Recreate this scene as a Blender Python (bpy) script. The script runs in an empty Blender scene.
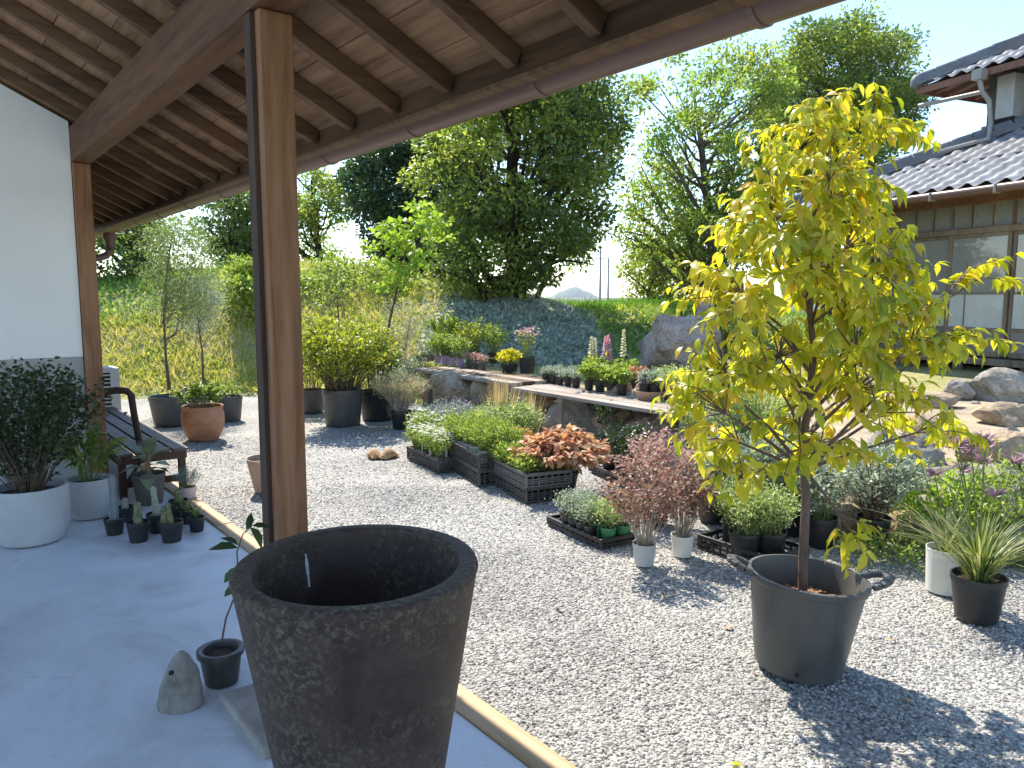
import bpy, math, random
import numpy as np
from mathutils import noise as mnoise, Vector, Matrix

R = math.radians
PI = math.pi
scene = bpy.context.scene
COL = scene.collection

# ---------------------------------------------------------------- camera model
FPX, PITCH, YAW, EYE = 760.0, R(6.53), R(38.0), 1.5
SP, CP, SY, CY = math.sin(PITCH), math.cos(PITCH), math.sin(YAW), math.cos(YAW)

def ray(u, v):
    a, b = (u - 512) / FPX, (v - 384) / FPX
    return CP - b * SP, a, SP + b * CP            # forward, lateral, down

def wp(f, l, z=0.0):
    return (f * SY + l * CY, f * CY - l * SY, z)

def fl(x, y):
    return x * SY + y * CY, x * CY - y * SY

def gp(u, v, z=0.0):
    f, l, d = ray(u, v)
    t = (EYE - z) / d
    return wp(f * t, l * t, z)

def dp(u, v, dist):
    f, l, d = ray(u, v)
    t = dist / f
    return wp(dist, l * t, EYE - d * t)

def sstep(t):
    t = min(1.0, max(0.0, t))
    return t * t * (3 - 2 * t)

def lerp_tab(tab, x):
    if x <= tab[0][0]: return tab[0][1]
    for (a, va), (b, vb) in zip(tab, tab[1:]):
        if x <= b: return va + (vb - va) * (x - a) / (b - a)
    return tab[-1][1]

RIDGE_H = [(-14, 1.5), (-8, 1.9), (-5, 2.2), (-3, 2.05), (-1.2, 1.75), (0.2, 1.55), (1.2, 1.3), (3, 1.36), (6, 1.3), (9, 0.9)]
BANK_F = [(-12, 10.0), (-6, 10.4), (-4, 11.0), (-2.5, 10.6), (0, 9.9), (3, 10.8), (5, 13.5), (8, 16)]
ROCK_X = [(-4, 4.7), (1, 4.55), (2.3, 4.75), (4.9, 5.45), (7.9, 5.25), (10, 5.4), (14, 5.6)]

def terrain(x, y):
    f, l = fl(x, y)
    n = mnoise.noise(Vector((x * .5, y * .5, 3.1))) * .5 + mnoise.noise(Vector((x * 1.7, y * 1.7, 7))) * .18
    fb = lerp_tab(BANK_F, l) + n * .5
    t = sstep((f - fb) / 5.2)
    h = lerp_tab(RIDGE_H, l) * t
    h *= 1 - .6 * sstep((f - fb - 9) / 25)
    bed = .42 * sstep((x - lerp_tab(ROCK_X, y)) / .65) * (1 - sstep((f - 24) / 10))
    h = max(h, bed) + n * .10 * max(t, bed * 1.2)
    return h - .09 + .05 * sstep(h * 4)

def hit(u, v):
    f, l, d = ray(u, v)
    t = 1.0
    while t < 60:
        p = wp(f * t, l * t, EYE - d * t)
        if p[2] < max(terrain(p[0], p[1]), -.01):
            return p
        t += .04
    return p

# ---------------------------------------------------------------- materials
def nodes(name):
    m = bpy.data.materials.new(name); m.use_nodes = True
    nt = m.node_tree; nt.nodes.clear()
    out = nt.nodes.new('ShaderNodeOutputMaterial')
    return m, nt, out

def N(nt, t, **kw):
    n = nt.nodes.new(t)
    for k, v in kw.items():
        if k in n.inputs: n.inputs[k].default_value = v
        else: setattr(n, k, v)
    return n

def ramp(nt, cols, pos=None):
    r = nt.nodes.new('ShaderNodeValToRGB')
    e = r.color_ramp.elements
    while len(e) < len(cols): e.new(.5)
    for i, c in enumerate(cols):
        e[i].position = pos[i] if pos else i / max(1, len(cols) - 1)
        e[i].color = (*c, 1)
    return r

def coords(nt, scale=(1, 1, 1), rot=(0, 0, 0)):
    tc = nt.nodes.new('ShaderNodeTexCoord'); mp = nt.nodes.new('ShaderNodeMapping')
    mp.inputs['Scale'].default_value = scale; mp.inputs['Rotation'].default_value = rot
    nt.links.new(tc.outputs['Object'], mp.inputs['Vector'])
    return mp.outputs['Vector']

def plain(name, cols, rough=.6, scale=8, bump=.2, bscale=None, stretch=(1, 1, 1), spec=.4, pos=None, detail=6, rvar=.15, metal=0, bdist=.01):
    m, nt, out = nodes(name)
    L = nt.links.new
    co = coords(nt, stretch)
    nz = N(nt, 'ShaderNodeTexNoise', Scale=scale, Detail=detail, Roughness=.6)
    L(co, nz.inputs['Vector'])
    rp = ramp(nt, cols, pos or [.3 + .4 * i / max(1, len(cols) - 1) for i in range(len(cols))])
    L(nz.outputs['Fac'], rp.inputs['Fac'])
    b = N(nt, 'ShaderNodeBsdfPrincipled', Roughness=rough, Metallic=metal)
    b.inputs['Specular IOR Level'].default_value = spec
    L(rp.outputs['Color'], b.inputs['Base Color'])
    mr = N(nt, 'ShaderNodeMapRange'); mr.inputs['To Min'].default_value = max(.02, rough - rvar); mr.inputs['To Max'].default_value = min(1, rough + rvar)
    L(nz.outputs['Fac'], mr.inputs['Value']); L(mr.outputs['Result'], b.inputs['Roughness'])
    if bump:
        n2 = N(nt, 'ShaderNodeTexNoise', Scale=bscale or scale * 4, Detail=5)
        L(co, n2.inputs['Vector'])
        bp = N(nt, 'ShaderNodeBump', Strength=bump, Distance=bdist)
        L(n2.outputs['Fac'], bp.inputs['Height']); L(bp.outputs['Normal'], b.inputs['Normal'])
    L(b.outputs['BSDF'], out.inputs['Surface'])
    return m

def wood(name, cols, axis, rough=.7, knots=True):
    """grain running along axis"""
    m, nt, out = nodes(name); L = nt.links.new
    st = [14, 14, 14]; st[axis] = .9
    co = coords(nt, st)
    n1 = N(nt, 'ShaderNodeTexNoise', Scale=1.6, Detail=8, Roughness=.65, Distortion=.6); L(co, n1.inputs['Vector'])
    st2 = [1.6, 1.6, 1.6]; st2[axis] = .5
    co2 = coords(nt, st2)
    n2 = N(nt, 'ShaderNodeTexNoise', Scale=1.8, Detail=4); L(co2, n2.inputs['Vector'])
    st3 = [9, 9, 9]; st3[axis] = 2.2
    co3 = coords(nt, st3)
    vo = N(nt, 'ShaderNodeTexVoronoi', Scale=.55); L(co3, vo.inputs['Vector'])
    mix = N(nt, 'ShaderNodeMath', operation='ADD'); L(n1.outputs['Fac'], mix.inputs[0])
    sc = N(nt, 'ShaderNodeMath', operation='MULTIPLY_ADD'); sc.inputs[1].default_value = .7; sc.inputs[2].default_value = -.35
    L(n2.outputs['Fac'], sc.inputs[0]); L(sc.outputs[0], mix.inputs[1])
    rp = ramp(nt, cols, [.3 + .45 * i / max(1, len(cols) - 1) for i in range(len(cols))]); L(mix.outputs[0], rp.inputs['Fac'])
    col = rp.outputs['Color']
    if knots:
        kr = ramp(nt, [(.25, .2, .17), (1, 1, 1)], [.03, .12]); L(vo.outputs['Distance'], kr.inputs['Fac'])
        mm = N(nt, 'ShaderNodeMix', data_type='RGBA', blend_type='MULTIPLY'); mm.inputs[0].default_value = .8
        L(col, mm.inputs[6]); L(kr.outputs['Color'], mm.inputs[7]); col = mm.outputs[2]
    b = N(nt, 'ShaderNodeBsdfPrincipled', Roughness=rough); b.inputs['Specular IOR Level'].default_value = .3
    L(col, b.inputs['Base Color'])
    bp = N(nt, 'ShaderNodeBump', Strength=.35, Distance=.004); L(n1.outputs['Fac'], bp.inputs['Height']); L(bp.outputs['Normal'], b.inputs['Normal'])
    L(b.outputs['BSDF'], out.inputs['Surface'])
    return m

LEAF_GAIN = 1.3
def leaf(name, cols, trans=.45, rough=.45, tint=(1.25, 1.3, .7), spec=.35):
    """leaves: each leaf its own tone, light passes through"""
    m, nt, out = nodes(name); L = nt.links.new
    g = nt.nodes.new('ShaderNodeNewGeometry')
    cols = [tuple(min(.78, c * LEAF_GAIN) for c in q) for q in cols]
    rp = ramp(nt, cols); L(g.outputs['Random Per Island'], rp.inputs['Fac'])
    b = N(nt, 'ShaderNodeBsdfPrincipled', Roughness=rough); b.inputs['Specular IOR Level'].default_value = spec
    L(rp.outputs['Color'], b.inputs['Base Color'])
    tr = nt.nodes.new('ShaderNodeBsdfTranslucent')
    tm = N(nt, 'ShaderNodeMix', data_type='RGBA', blend_type='MULTIPLY'); tm.inputs[0].default_value = 1
    tm.inputs[7].default_value = (*tint, 1)
    L(rp.outputs['Color'], tm.inputs[6]); L(tm.outputs[2], tr.inputs['Color'])
    mx = nt.nodes.new('ShaderNodeMixShader'); mx.inputs['Fac'].default_value = trans
    L(b.outputs['BSDF'], mx.inputs[1]); L(tr.outputs['BSDF'], mx.inputs[2]); L(mx.outputs['Shader'], out.inputs['Surface'])
    return m

def stone_chips(name, scale, cols, bump=.8, dist=.012, island=False):
    m, nt, out = nodes(name); L = nt.links.new
    if island:
        g = nt.nodes.new('ShaderNodeNewGeometry'); src = g.outputs['Random Per Island']
    co = coords(nt)
    vo = N(nt, 'ShaderNodeTexVoronoi', Scale=scale, Randomness=1.0); L(co, vo.inputs['Vector'])
    b = N(nt, 'ShaderNodeBsdfPrincipled', Roughness=.8); b.inputs['Specular IOR Level'].default_value = .3
    if not island:
        sp = nt.nodes.new('ShaderNodeSeparateColor'); L(vo.outputs['Color'], sp.inputs[0]); src = sp.outputs[0]
    rp = ramp(nt, cols); L(src, rp.inputs['Fac'])
    nz = N(nt, 'ShaderNodeTexNoise', Scale=1.1, Detail=5); L(co, nz.inputs['Vector'])
    r2 = ramp(nt, [(.72, .71, .70), (1.05, 1.04, 1.0)], [.35, .65]); L(nz.outputs['Fac'], r2.inputs['Fac'])
    mm = N(nt, 'ShaderNodeMix', data_type='RGBA', blend_type='MULTIPLY'); mm.inputs[0].default_value = .8
    L(rp.outputs['Color'], mm.inputs[6]); L(r2.outputs['Color'], mm.inputs[7])
    L(mm.outputs[2], b.inputs['Base Color'])
    if not island:
        bp = N(nt, 'ShaderNodeBump', Strength=bump, Distance=dist); bp.invert = True
        L(vo.outputs['Distance'], bp.inputs['Height']); L(bp.outputs['Normal'], b.inputs['Normal'])
    L(b.outputs['BSDF'], out.inputs['Surface'])
    return m

def rock_mat(name, cols):
    m, nt, out = nodes(name); L = nt.links.new
    co = coords(nt)
    a = N(nt, 'ShaderNodeTexNoise', Scale=3.2, Detail=10, Roughness=.68, Distortion=.7); L(co, a.inputs['Vector'])
    s = N(nt, 'ShaderNodeTexNoise', Scale=28, Detail=6, Roughness=.7); L(co, s.inputs['Vector'])
    li = N(nt, 'ShaderNodeTexNoise', Scale=7, Detail=6, Roughness=.7); L(co, li.inputs['Vector'])
    wv = N(nt, 'ShaderNodeTexVoronoi', feature='DISTANCE_TO_EDGE', Scale=2.6)
    wc = coords(nt, (1, 1.3, 2.2), (.5, .3, .2)); L(wc, wv.inputs['Vector'])
    rp = ramp(nt, cols, [.32, .5, .68]); L(a.outputs['Fac'], rp.inputs['Fac'])
    sp = ramp(nt, [(.62, .60, .58), (1.1, 1.1, 1.08)], [.36, .58]); L(s.outputs['Fac'], sp.inputs['Fac'])
    m1 = N(nt, 'ShaderNodeMix', data_type='RGBA', blend_type='MULTIPLY'); m1.inputs[0].default_value = .8
    L(rp.outputs['Color'], m1.inputs[6]); L(sp.outputs['Color'], m1.inputs[7])
    lr = ramp(nt, [(0, 0, 0), (1, 1, 1)], [.58, .68]); L(li.outputs['Fac'], lr.inputs['Fac'])
    m2 = N(nt, 'ShaderNodeMix', data_type='RGBA'); L(lr.outputs['Color'], m2.inputs[0]); L(m1.outputs[2], m2.inputs[6]); m2.inputs[7].default_value = (.21, .22, .15, 1)
    cr = ramp(nt, [(.35, .33, .30), (1, 1, 1)], [.0, .03]); L(wv.outputs['Distance'], cr.inputs['Fac'])
    m3 = N(nt, 'ShaderNodeMix', data_type='RGBA', blend_type='MULTIPLY'); m3.inputs[0].default_value = .55
    L(m2.outputs[2], m3.inputs[6]); L(cr.outputs['Color'], m3.inputs[7])
    b = N(nt, 'ShaderNodeBsdfPrincipled', Roughness=.92); b.inputs['Specular IOR Level'].default_value = .2
    L(m3.outputs[2], b.inputs['Base Color'])
    b1 = N(nt, 'ShaderNodeBump', Strength=.9, Distance=.05); L(a.outputs['Fac'], b1.inputs['Height'])
    b2 = N(nt, 'ShaderNodeBump', Strength=.9, Distance=.012); L(s.outputs['Fac'], b2.inputs['Height']); L(b1.outputs['Normal'], b2.inputs['Normal'])
    L(b2.outputs['Normal'], b.inputs['Normal']); L(b.outputs['BSDF'], out.inputs['Surface'])
    return m

M = {}
M['post_wood'] = wood('post_wood', [(0.156, 0.071, 0.035), (0.293, 0.146, 0.074), (0.371, 0.198, 0.105)], 2)
M['beam_wood'] = wood('beam_wood', [(0.073, 0.033, 0.016), (0.133, 0.063, 0.031), (0.184, 0.086, 0.041)], 1)
M['rafter_wood'] = wood('rafter_wood', [(0.09, 0.048, 0.027), (0.159, 0.091, 0.051), (0.207, 0.122, 0.069)], 0)
M['board_wood'] = wood('board_wood', [(0.128, 0.071, 0.036), (0.273, 0.162, 0.089), (0.382, 0.237, 0.132)], 1)
M['fascia_wood'] = wood('fascia_wood', [(0.054, 0.028, 0.016), (0.102, 0.056, 0.032), (0.145, 0.083, 0.049)], 1, knots=False)
M['batten_shade_wood'] = wood('batten_shade_wood', [(.05, .03, .02), (.085, .052, .035), (.12, .075, .05)], 2, knots=False)
M['kerb_wood'] = wood('kerb_wood', [(.33, .21, .11), (.50, .34, .19), (.58, .42, .26)], 1)
M['bench_dark'] = wood('bench_dark', [(.035, .018, .013), (.06, .03, .02), (.09, .05, .035)], 1, rough=.4, knots=False)
M['bench_slat'] = wood('bench_slat', [(.065, .045, .037), (.105, .078, .066), (.145, .11, .095)], 1, rough=.5, knots=False)
M['shelf_wood'] = wood('shelf_wood', [(.24, .19, .15), (.36, .30, .25), (.46, .40, .34)], 1)
M['house_wood'] = wood('house_wood', [(.16, .115, .08), (.25, .19, .14), (.33, .26, .19)], 2, knots=False)
M['house_red_wood'] = wood('house_red_wood', [(.16, .075, .05), (.24, .115, .075), (.30, .15, .10)], 1, knots=False)
M['gutter'] = plain('gutter', [(.15, .085, .065), (.21, .125, .10)], .38, 3, .05, stretch=(1, .2, 1))
M['gutter_band'] = plain('gutter_band', [(.16, .10, .08), (.22, .15, .12)], .4, 6, 0)
M['plaster'] = plain('plaster', [(.84, .82, .775), (.90, .885, .845)], .85, 1.6, .35, 22, bdist=.003)
M['plaster_grey'] = plain('plaster_grey', [(.31, .315, .295), (.40, .40, .375)], .8, 2, .15, 60, bdist=.003)
M['floor_paint'] = None
M['planter_clay'] = None
M['white_pot'] = plain('white_pot', [(.40, .40, .40), (.52, .52, .515)], .6, 5, .1, 40, bdist=.003)
M['cream_pot'] = plain('cream_pot', [(.62, .60, .54), (.72, .70, .64)], .5, 7, .05)
M['black_plastic'] = plain('black_plastic', [(.018, .018, .02), (.035, .035, .036)], .42, 9, .06)
M['grey_plastic'] = plain('grey_plastic', [(.085, .083, .08), (.12, .118, .112)], .5, 4, .05, stretch=(1, 1, .35))
M['tub_plastic'] = plain('tub_plastic', [(.05, .05, .05), (.085, .084, .08), (.125, .12, .11)], .42, 5, .08, stretch=(1, 1, .4))
M['dusty_crate'] = plain('dusty_crate', [(.035, .035, .036), (.10, .097, .093)], .55, 12, .1)
M['pale_crate'] = plain('pale_crate', [(.10, .10, .10), (.19, .188, .18)], .55, 12, .1)
M['terracotta'] = plain('terracotta', [(.30, .13, .07), (.42, .20, .115), (.50, .29, .19)], .7, 3.2, .15, stretch=(1, 1, 2.2))
M['terracotta_pale'] = plain('terracotta_pale', [(.38, .24, .16), (.50, .34, .24)], .75, 6, .15)
M['taupe_pot'] = plain('taupe_pot', [(.10, .085, .075), (.17, .145, .13)], .8, 7, .4, 40)
M['pink_pot'] = plain('pink_pot', [(.58, .42, .38), (.66, .52, .48)], .6, 6, .05)
M['purple_pot'] = plain('purple_pot', [(.33, .22, .36), (.42, .30, .45)], .5, 6, .05)
M['green_pot'] = plain('green_pot', [(.04, .17, .07), (.07, .24, .10)], .5, 6, .05)
M['soil'] = plain('soil', [(.025, .017, .012), (.07, .045, .03)], .95, 30, .8, 60)
M['bark_chip'] = plain('bark_chip', [(.12, .06, .035), (.24, .125, .07), (.34, .2, .12)], .9, 40, 1, 50)
M['sandy'] = plain('sandy', [(.25, .20, .13), (.36, .285, .19), (.45, .37, .26)], .95, 3, 1, 40)
M['tag'] = plain('tag', [(.78, .78, .76), (.84, .84, .82)], .5, 6, 0)
M['tag_dark'] = plain('tag_dark', [(.04, .045, .07), (.07, .075, .11)], .5, 6, 0)
M['bark'] = plain('bark', [(.06, .045, .035), (.13, .10, .08), (.19, .16, .13)], .9, 9, .9, 20, stretch=(1, 1, .25), bdist=.03)
M['bark_dark'] = plain('bark_dark', [(.03, .024, .02), (.07, .055, .045)], .9, 9, .9, 20, stretch=(1, 1, .25), bdist=.03)
M['bark_young'] = plain('bark_young', [(.075, .045, .035), (.13, .085, .065), (.18, .12, .09)], .7, 22, .4, 60, stretch=(1, 1, .4), bdist=.004)
M['stem_green'] = plain('stem_green', [(.10, .15, .04), (.18, .22, .07)], .6, 20, 0)
M['stem_brown'] = plain('stem_brown', [(.10, .065, .045), (.17, .12, .085)], .8, 20, 0)
M['stem_pale'] = plain('stem_pale', [(.30, .26, .20), (.42, .37, .29)], .8, 20, 0)
M['rock_grey'] = rock_mat('rock_grey', [(0.207, 0.183, 0.154), (0.378, 0.342, 0.292), (0.561, 0.513, 0.44)])
M['rock_tan'] = rock_mat('rock_tan', [(0.232, 0.171, 0.116), (0.439, 0.336, 0.231), (0.634, 0.507, 0.363)])
M['rock_pink'] = rock_mat('rock_pink', [(0.232, 0.177, 0.149), (0.451, 0.354, 0.303), (0.647, 0.537, 0.462)])
M['cone_stone'] = plain('cone_stone', [(.13, .12, .10), (.25, .235, .20), (.33, .31, .27)], .85, 12, .7, 60)
M['slab_stone'] = plain('slab_stone', [(.24, .21, .18), (.36, .33, .28), (.42, .39, .34)], .85, 8, .5, 50)
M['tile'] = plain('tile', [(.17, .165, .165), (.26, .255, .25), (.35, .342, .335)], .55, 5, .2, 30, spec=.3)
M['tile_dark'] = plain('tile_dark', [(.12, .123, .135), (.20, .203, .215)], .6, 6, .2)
M['grey_wall'] = plain('grey_wall', [(.09, .09, .095), (.15, .15, .15)], .8, 2, .2)
M['pipe'] = plain('pipe', [(.28, .25, .22), (.36, .325, .29)], .45, 6, 0)
M['box_white'] = plain('box_white', [(.46, .45, .42), (.56, .55, .52)], .5, 6, 0)
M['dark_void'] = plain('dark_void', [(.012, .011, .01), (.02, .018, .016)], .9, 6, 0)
M['kick_board'] = plain('kick_board', [(.22, .195, .18), (.29, .26, .24)], .6, 4, .1, stretch=(1, 1, 6))
M['frosted'] = plain('frosted', [(.52, .51, .48), (.62, .61, .58)], .25, 3, .04, spec=.8)
M['textured_glass'] = plain('textured_glass', [(.20, .20, .19), (.30, .29, .28)], .18, 30, .7, 60, spec=.9)
M['glass_dark'] = plain('glass_dark', [(.26, .25, .235), (.33, .32, .30)], .03, 1, 0, spec=1.0, rvar=.02)
M['drip_paint'] = plain('drip_paint', [(.6, .6, .58), (.75, .75, .73)], .5, 30, 0)
M['leather'] = plain('leather', [(.22, .10, .045), (.42, .25, .12), (.55, .38, .22)], .85, 20, .3)
M['mountain'] = plain('mountain', [(.05, .08, .04), (.08, .11, .06)], .95, .01, 0)
M['steel'] = plain('steel', [(.25, .25, .25), (.32, .32, .32)], .5, 4, 0)
M['earth'] = plain('earth', [(.15, .18, .05), (.28, .27, .10), (.40, .34, .18)], .95, 1.2, .8, 9, bdist=.05)
M['field'] = plain('field', [(.06, .08, .03), (.12, .12, .06)], .95, .05, 0)
M['cactus_blue'] = plain('cactus_blue', [(.14, .155, .16), (.24, .26, .265)], .6, 15, .2, 60)
M['cactus_green'] = plain('cactus_green', [(.08, .10, .04), (.17, .18, .08), (.30, .28, .16)], .7, 40, .6, 90)
M['cactus_white'] = plain('cactus_white', [(.24, .25, .20), (.45, .45, .38)], .8, 50, .6, 90)

# leaves
G = lambda *c: list(c)
M['lf_yellow'] = leaf('lf_yellow', G((.24, .31, .025), (.38, .41, .032), (.52, .475, .045), (.46, .46, .04), (.50, .46, .045), (.34, .40, .03), (.56, .40, .06), (.24, .31, .03)), .60, .30, (1.15, 1.1, .5), spec=.5)
M['lf_dark'] = leaf('lf_dark', G((0.019, 0.048, 0.019), (0.04, 0.08, 0.032), (0.072, 0.128, 0.048)), .25, .4)
M['lf_shrub_dark'] = leaf('lf_shrub_dark', G((.018, .035, .015), (.035, .06, .022), (.06, .09, .035)), .3, .35, spec=.5)
M['lf_tree'] = leaf('lf_tree', G((0.098, 0.14, 0.028), (0.161, 0.21, 0.042), (0.252, 0.287, 0.063), (0.35, 0.364, 0.098)), .55, .4)
M['lf_tree_deep'] = leaf('lf_tree_deep', G((0.051, 0.087, 0.025), (0.094, 0.138, 0.039), (0.152, 0.203, 0.058)), .45, .4)
M['lf_tree_light'] = leaf('lf_tree_light', G((0.112, 0.188, 0.037), (0.188, 0.269, 0.056), (0.263, 0.331, 0.088)), .55, .4)
M['lf_feather'] = leaf('lf_feather', G((.10, .15, .06), (.16, .21, .09), (.22, .26, .13)), .45, .5)
M['lf_lime'] = leaf('lf_lime', G((.16, .26, .03), (.24, .34, .04), (.30, .38, .06)), .5, .45)
M['lf_mid'] = leaf('lf_mid', G((.06, .105, .02), (.105, .16, .032), (.16, .21, .055), (.22, .25, .08)), .45, .4)
M['lf_fresh'] = leaf('lf_fresh', G((.11, .17, .03), (.18, .25, .045), (.25, .31, .07), (.31, .34, .10)), .45, .45)
M['lf_yelgreen'] = leaf('lf_yelgreen', G((.15, .19, .025), (.26, .29, .03), (.36, .36, .05), (.10, .15, .03)), .45, .45)
M['lf_strap'] = leaf('lf_strap', G((.08, .12, .035), (.14, .18, .06), (.22, .24, .10), (.34, .30, .15)), .4, .45)
M['lf_silver'] = leaf('lf_silver', G((.20, .24, .17), (.30, .34, .25), (.38, .42, .33)), .3, .6, (1.1, 1.15, .9))
M['lf_bluegrey'] = leaf('lf_bluegrey', G((.13, .18, .17), (.20, .26, .24), (.28, .33, .31)), .3, .6, (1.05, 1.1, .95))
M['lf_ivy'] = leaf('lf_ivy', G((.16, .19, .14), (.28, .31, .26), (.42, .45, .40), (.54, .57, .52)), .38, .4, (1.1, 1.15, .85))
M['lf_tan'] = leaf('lf_tan', G((.32, .27, .15), (.42, .37, .22), (.50, .45, .29), (.28, .29, .14)), .35, .6, (1.1, 1.05, .8))
M['lf_straw'] = leaf('lf_straw', G((.32, .24, .12), (.45, .35, .19), (.52, .43, .25)), .35, .6, (1.1, 1.05, .8))
M['lf_variegated'] = leaf('lf_variegated', G((.12, .19, .05), (.26, .32, .12), (.45, .46, .26)), .4, .5)
M['lf_coleus'] = leaf('lf_coleus', G((.30, .11, .06), (.42, .20, .11), (.46, .29, .16), (.48, .36, .22), (.36, .24, .12)), .4, .45, (1.2, 1.0, .8))
M['lf_burgundy'] = leaf('lf_burgundy', G((.11, .06, .045), (.17, .085, .07), (.24, .14, .11), (.19, .14, .07), (.34, .23, .20), (.14, .15, .07)), .4, .45, (1.3, 1.0, .9))
M['lf_pinkred'] = leaf('lf_pinkred', G((.26, .13, .12), (.38, .23, .21), (.46, .33, .29), (.26, .22, .12)), .4, .5, (1.2, 1.0, .95))
M['lf_purple'] = leaf('lf_purple', G((.06, .035, .05), (.12, .06, .09), (.2, .11, .15)), .3, .45, (1.2, 1.0, 1.1))
M['lf_yellow_mound'] = leaf('lf_yellow_mound', G((.55, .45, .02), (.68, .58, .03), (.45, .45, .03)), .4, .5, (1.1, 1.05, .5))
M['lf_grass_dry'] = leaf('lf_grass_dry', G((0.22, 0.275, 0.044), (0.33, 0.363, 0.066), (0.44, 0.429, 0.121), (0.506, 0.451, 0.187), (0.55, 0.462, 0.242)), .4, .6, (1.15, 1.1, .7))
M['lf_weed'] = leaf('lf_weed', G((0.19, 0.28, 0.039), (0.302, 0.381, 0.056), (0.403, 0.448, 0.09), (0.504, 0.482, 0.168)), .45, .5, (1.15, 1.15, .7))
M['lf_grass_green'] = leaf('lf_grass_green', G((.05, .13, .02), (.08, .18, .03), (.13, .24, .04), (.20, .30, .06)), .4, .5)
M['lf_paddle'] = leaf('lf_paddle', G((.13, .17, .09), (.20, .24, .14)), .15, .6, (1.1, 1.1, .8))
M['fl_white'] = leaf('fl_white', G((.62, .62, .52), (.75, .74, .66)), .35, .6, (1, 1, .95))
M['fl_pink'] = leaf('fl_pink', G((.55, .22, .30), (.66, .38, .43), (.72, .52, .54)), .35, .6, (1.05, 1, 1))
M['fl_orange'] = leaf('fl_orange', G((.72, .14, .01), (.78, .24, .015)), .3, .6, (1, 1, .9))
M['fl_lavender'] = leaf('fl_lavender', G((.22, .15, .34), (.34, .26, .46)), .3, .6, (1, 1, 1.05))
M['fl_cream'] = leaf('fl_cream', G((.62, .56, .34), (.72, .66, .48)), .35, .6, (1, 1, .9))
M['fl_magenta'] = leaf('fl_magenta', G((.16, .09, .12), (.26, .14, .19), (.38, .26, .30), (.30, .24, .22)), .3, .6, (1.05, 1, 1.05))
M['fl_red'] = leaf('fl_red', G((.50, .03, .03), (.6, .08, .06)), .3, .6, (1, 1, 1))

def floor_material():
    m, nt, out = nodes('floor_paint'); L = nt.links.new
    co = coords(nt)
    a = N(nt, 'ShaderNodeTexNoise', Scale=1.5, Detail=9, Roughness=.66, Distortion=1.3); L(co, a.inputs['Vector'])
    c = N(nt, 'ShaderNodeTexNoise', Scale=.55, Detail=3); L(co, c.inputs['Vector'])
    d = N(nt, 'ShaderNodeTexNoise', Scale=45, Detail=3); L(co, d.inputs['Vector'])
    rp = ramp(nt, [(.49, .497, .51), (.62, .635, .655), (.69, .70, .72)], [.34, .48, .62]); L(a.outputs['Fac'], rp.inputs['Fac'])
    e_ = N(nt, 'ShaderNodeTexNoise', Scale=3.4, Detail=8, Roughness=.7, Distortion=2.2); L(co, e_.inputs['Vector'])
    er = ramp(nt, [(1, 1, 1), (.80, .78, .75)], [.60, .70]); L(e_.outputs['Fac'], er.inputs['Fac'])
    wr = ramp(nt, [(.84, .83, .81), (1, 1, 1)], [.40, .5]); L(c.outputs['Fac'], wr.inputs['Fac'])
    sr = ramp(nt, [(.80, .78, .75), (1, 1, 1)], [.28, .36]); L(d.outputs['Fac'], sr.inputs['Fac'])
    m1 = N(nt, 'ShaderNodeMix', data_type='RGBA', blend_type='MULTIPLY'); m1.inputs[0].default_value = .7
    m2 = N(nt, 'ShaderNodeMix', data_type='RGBA', blend_type='MULTIPLY'); m2.inputs[0].default_value = .8
    L(rp.outputs['Color'], m1.inputs[6]); L(wr.outputs['Color'], m1.inputs[7])
    L(m1.outputs[2], m2.inputs[6]); L(sr.outputs['Color'], m2.inputs[7])
    m3 = N(nt, 'ShaderNodeMix', data_type='RGBA', blend_type='MULTIPLY'); m3.inputs[0].default_value = .75
    L(m2.outputs[2], m3.inputs[6]); L(er.outputs['Color'], m3.inputs[7])
    b = N(nt, 'ShaderNodeBsdfPrincipled', Roughness=.42); L(m3.outputs[2], b.inputs['Base Color'])
    b.inputs['Specular IOR Level'].default_value = .35
    mr = N(nt, 'ShaderNodeMapRange'); mr.inputs['To Min'].default_value = .3; mr.inputs['To Max'].default_value = .6
    L(a.outputs['Fac'], mr.inputs['Value']); L(mr.outputs['Result'], b.inputs['Roughness'])
    bp = N(nt, 'ShaderNodeBump', Strength=.15, Distance=.004); L(a.outputs['Fac'], bp.inputs['Height']); L(bp.outputs['Normal'], b.inputs['Normal'])
    L(b.outputs['BSDF'], out.inputs['Surface'])
    return m
M['floor_paint'] = floor_material()

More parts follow.
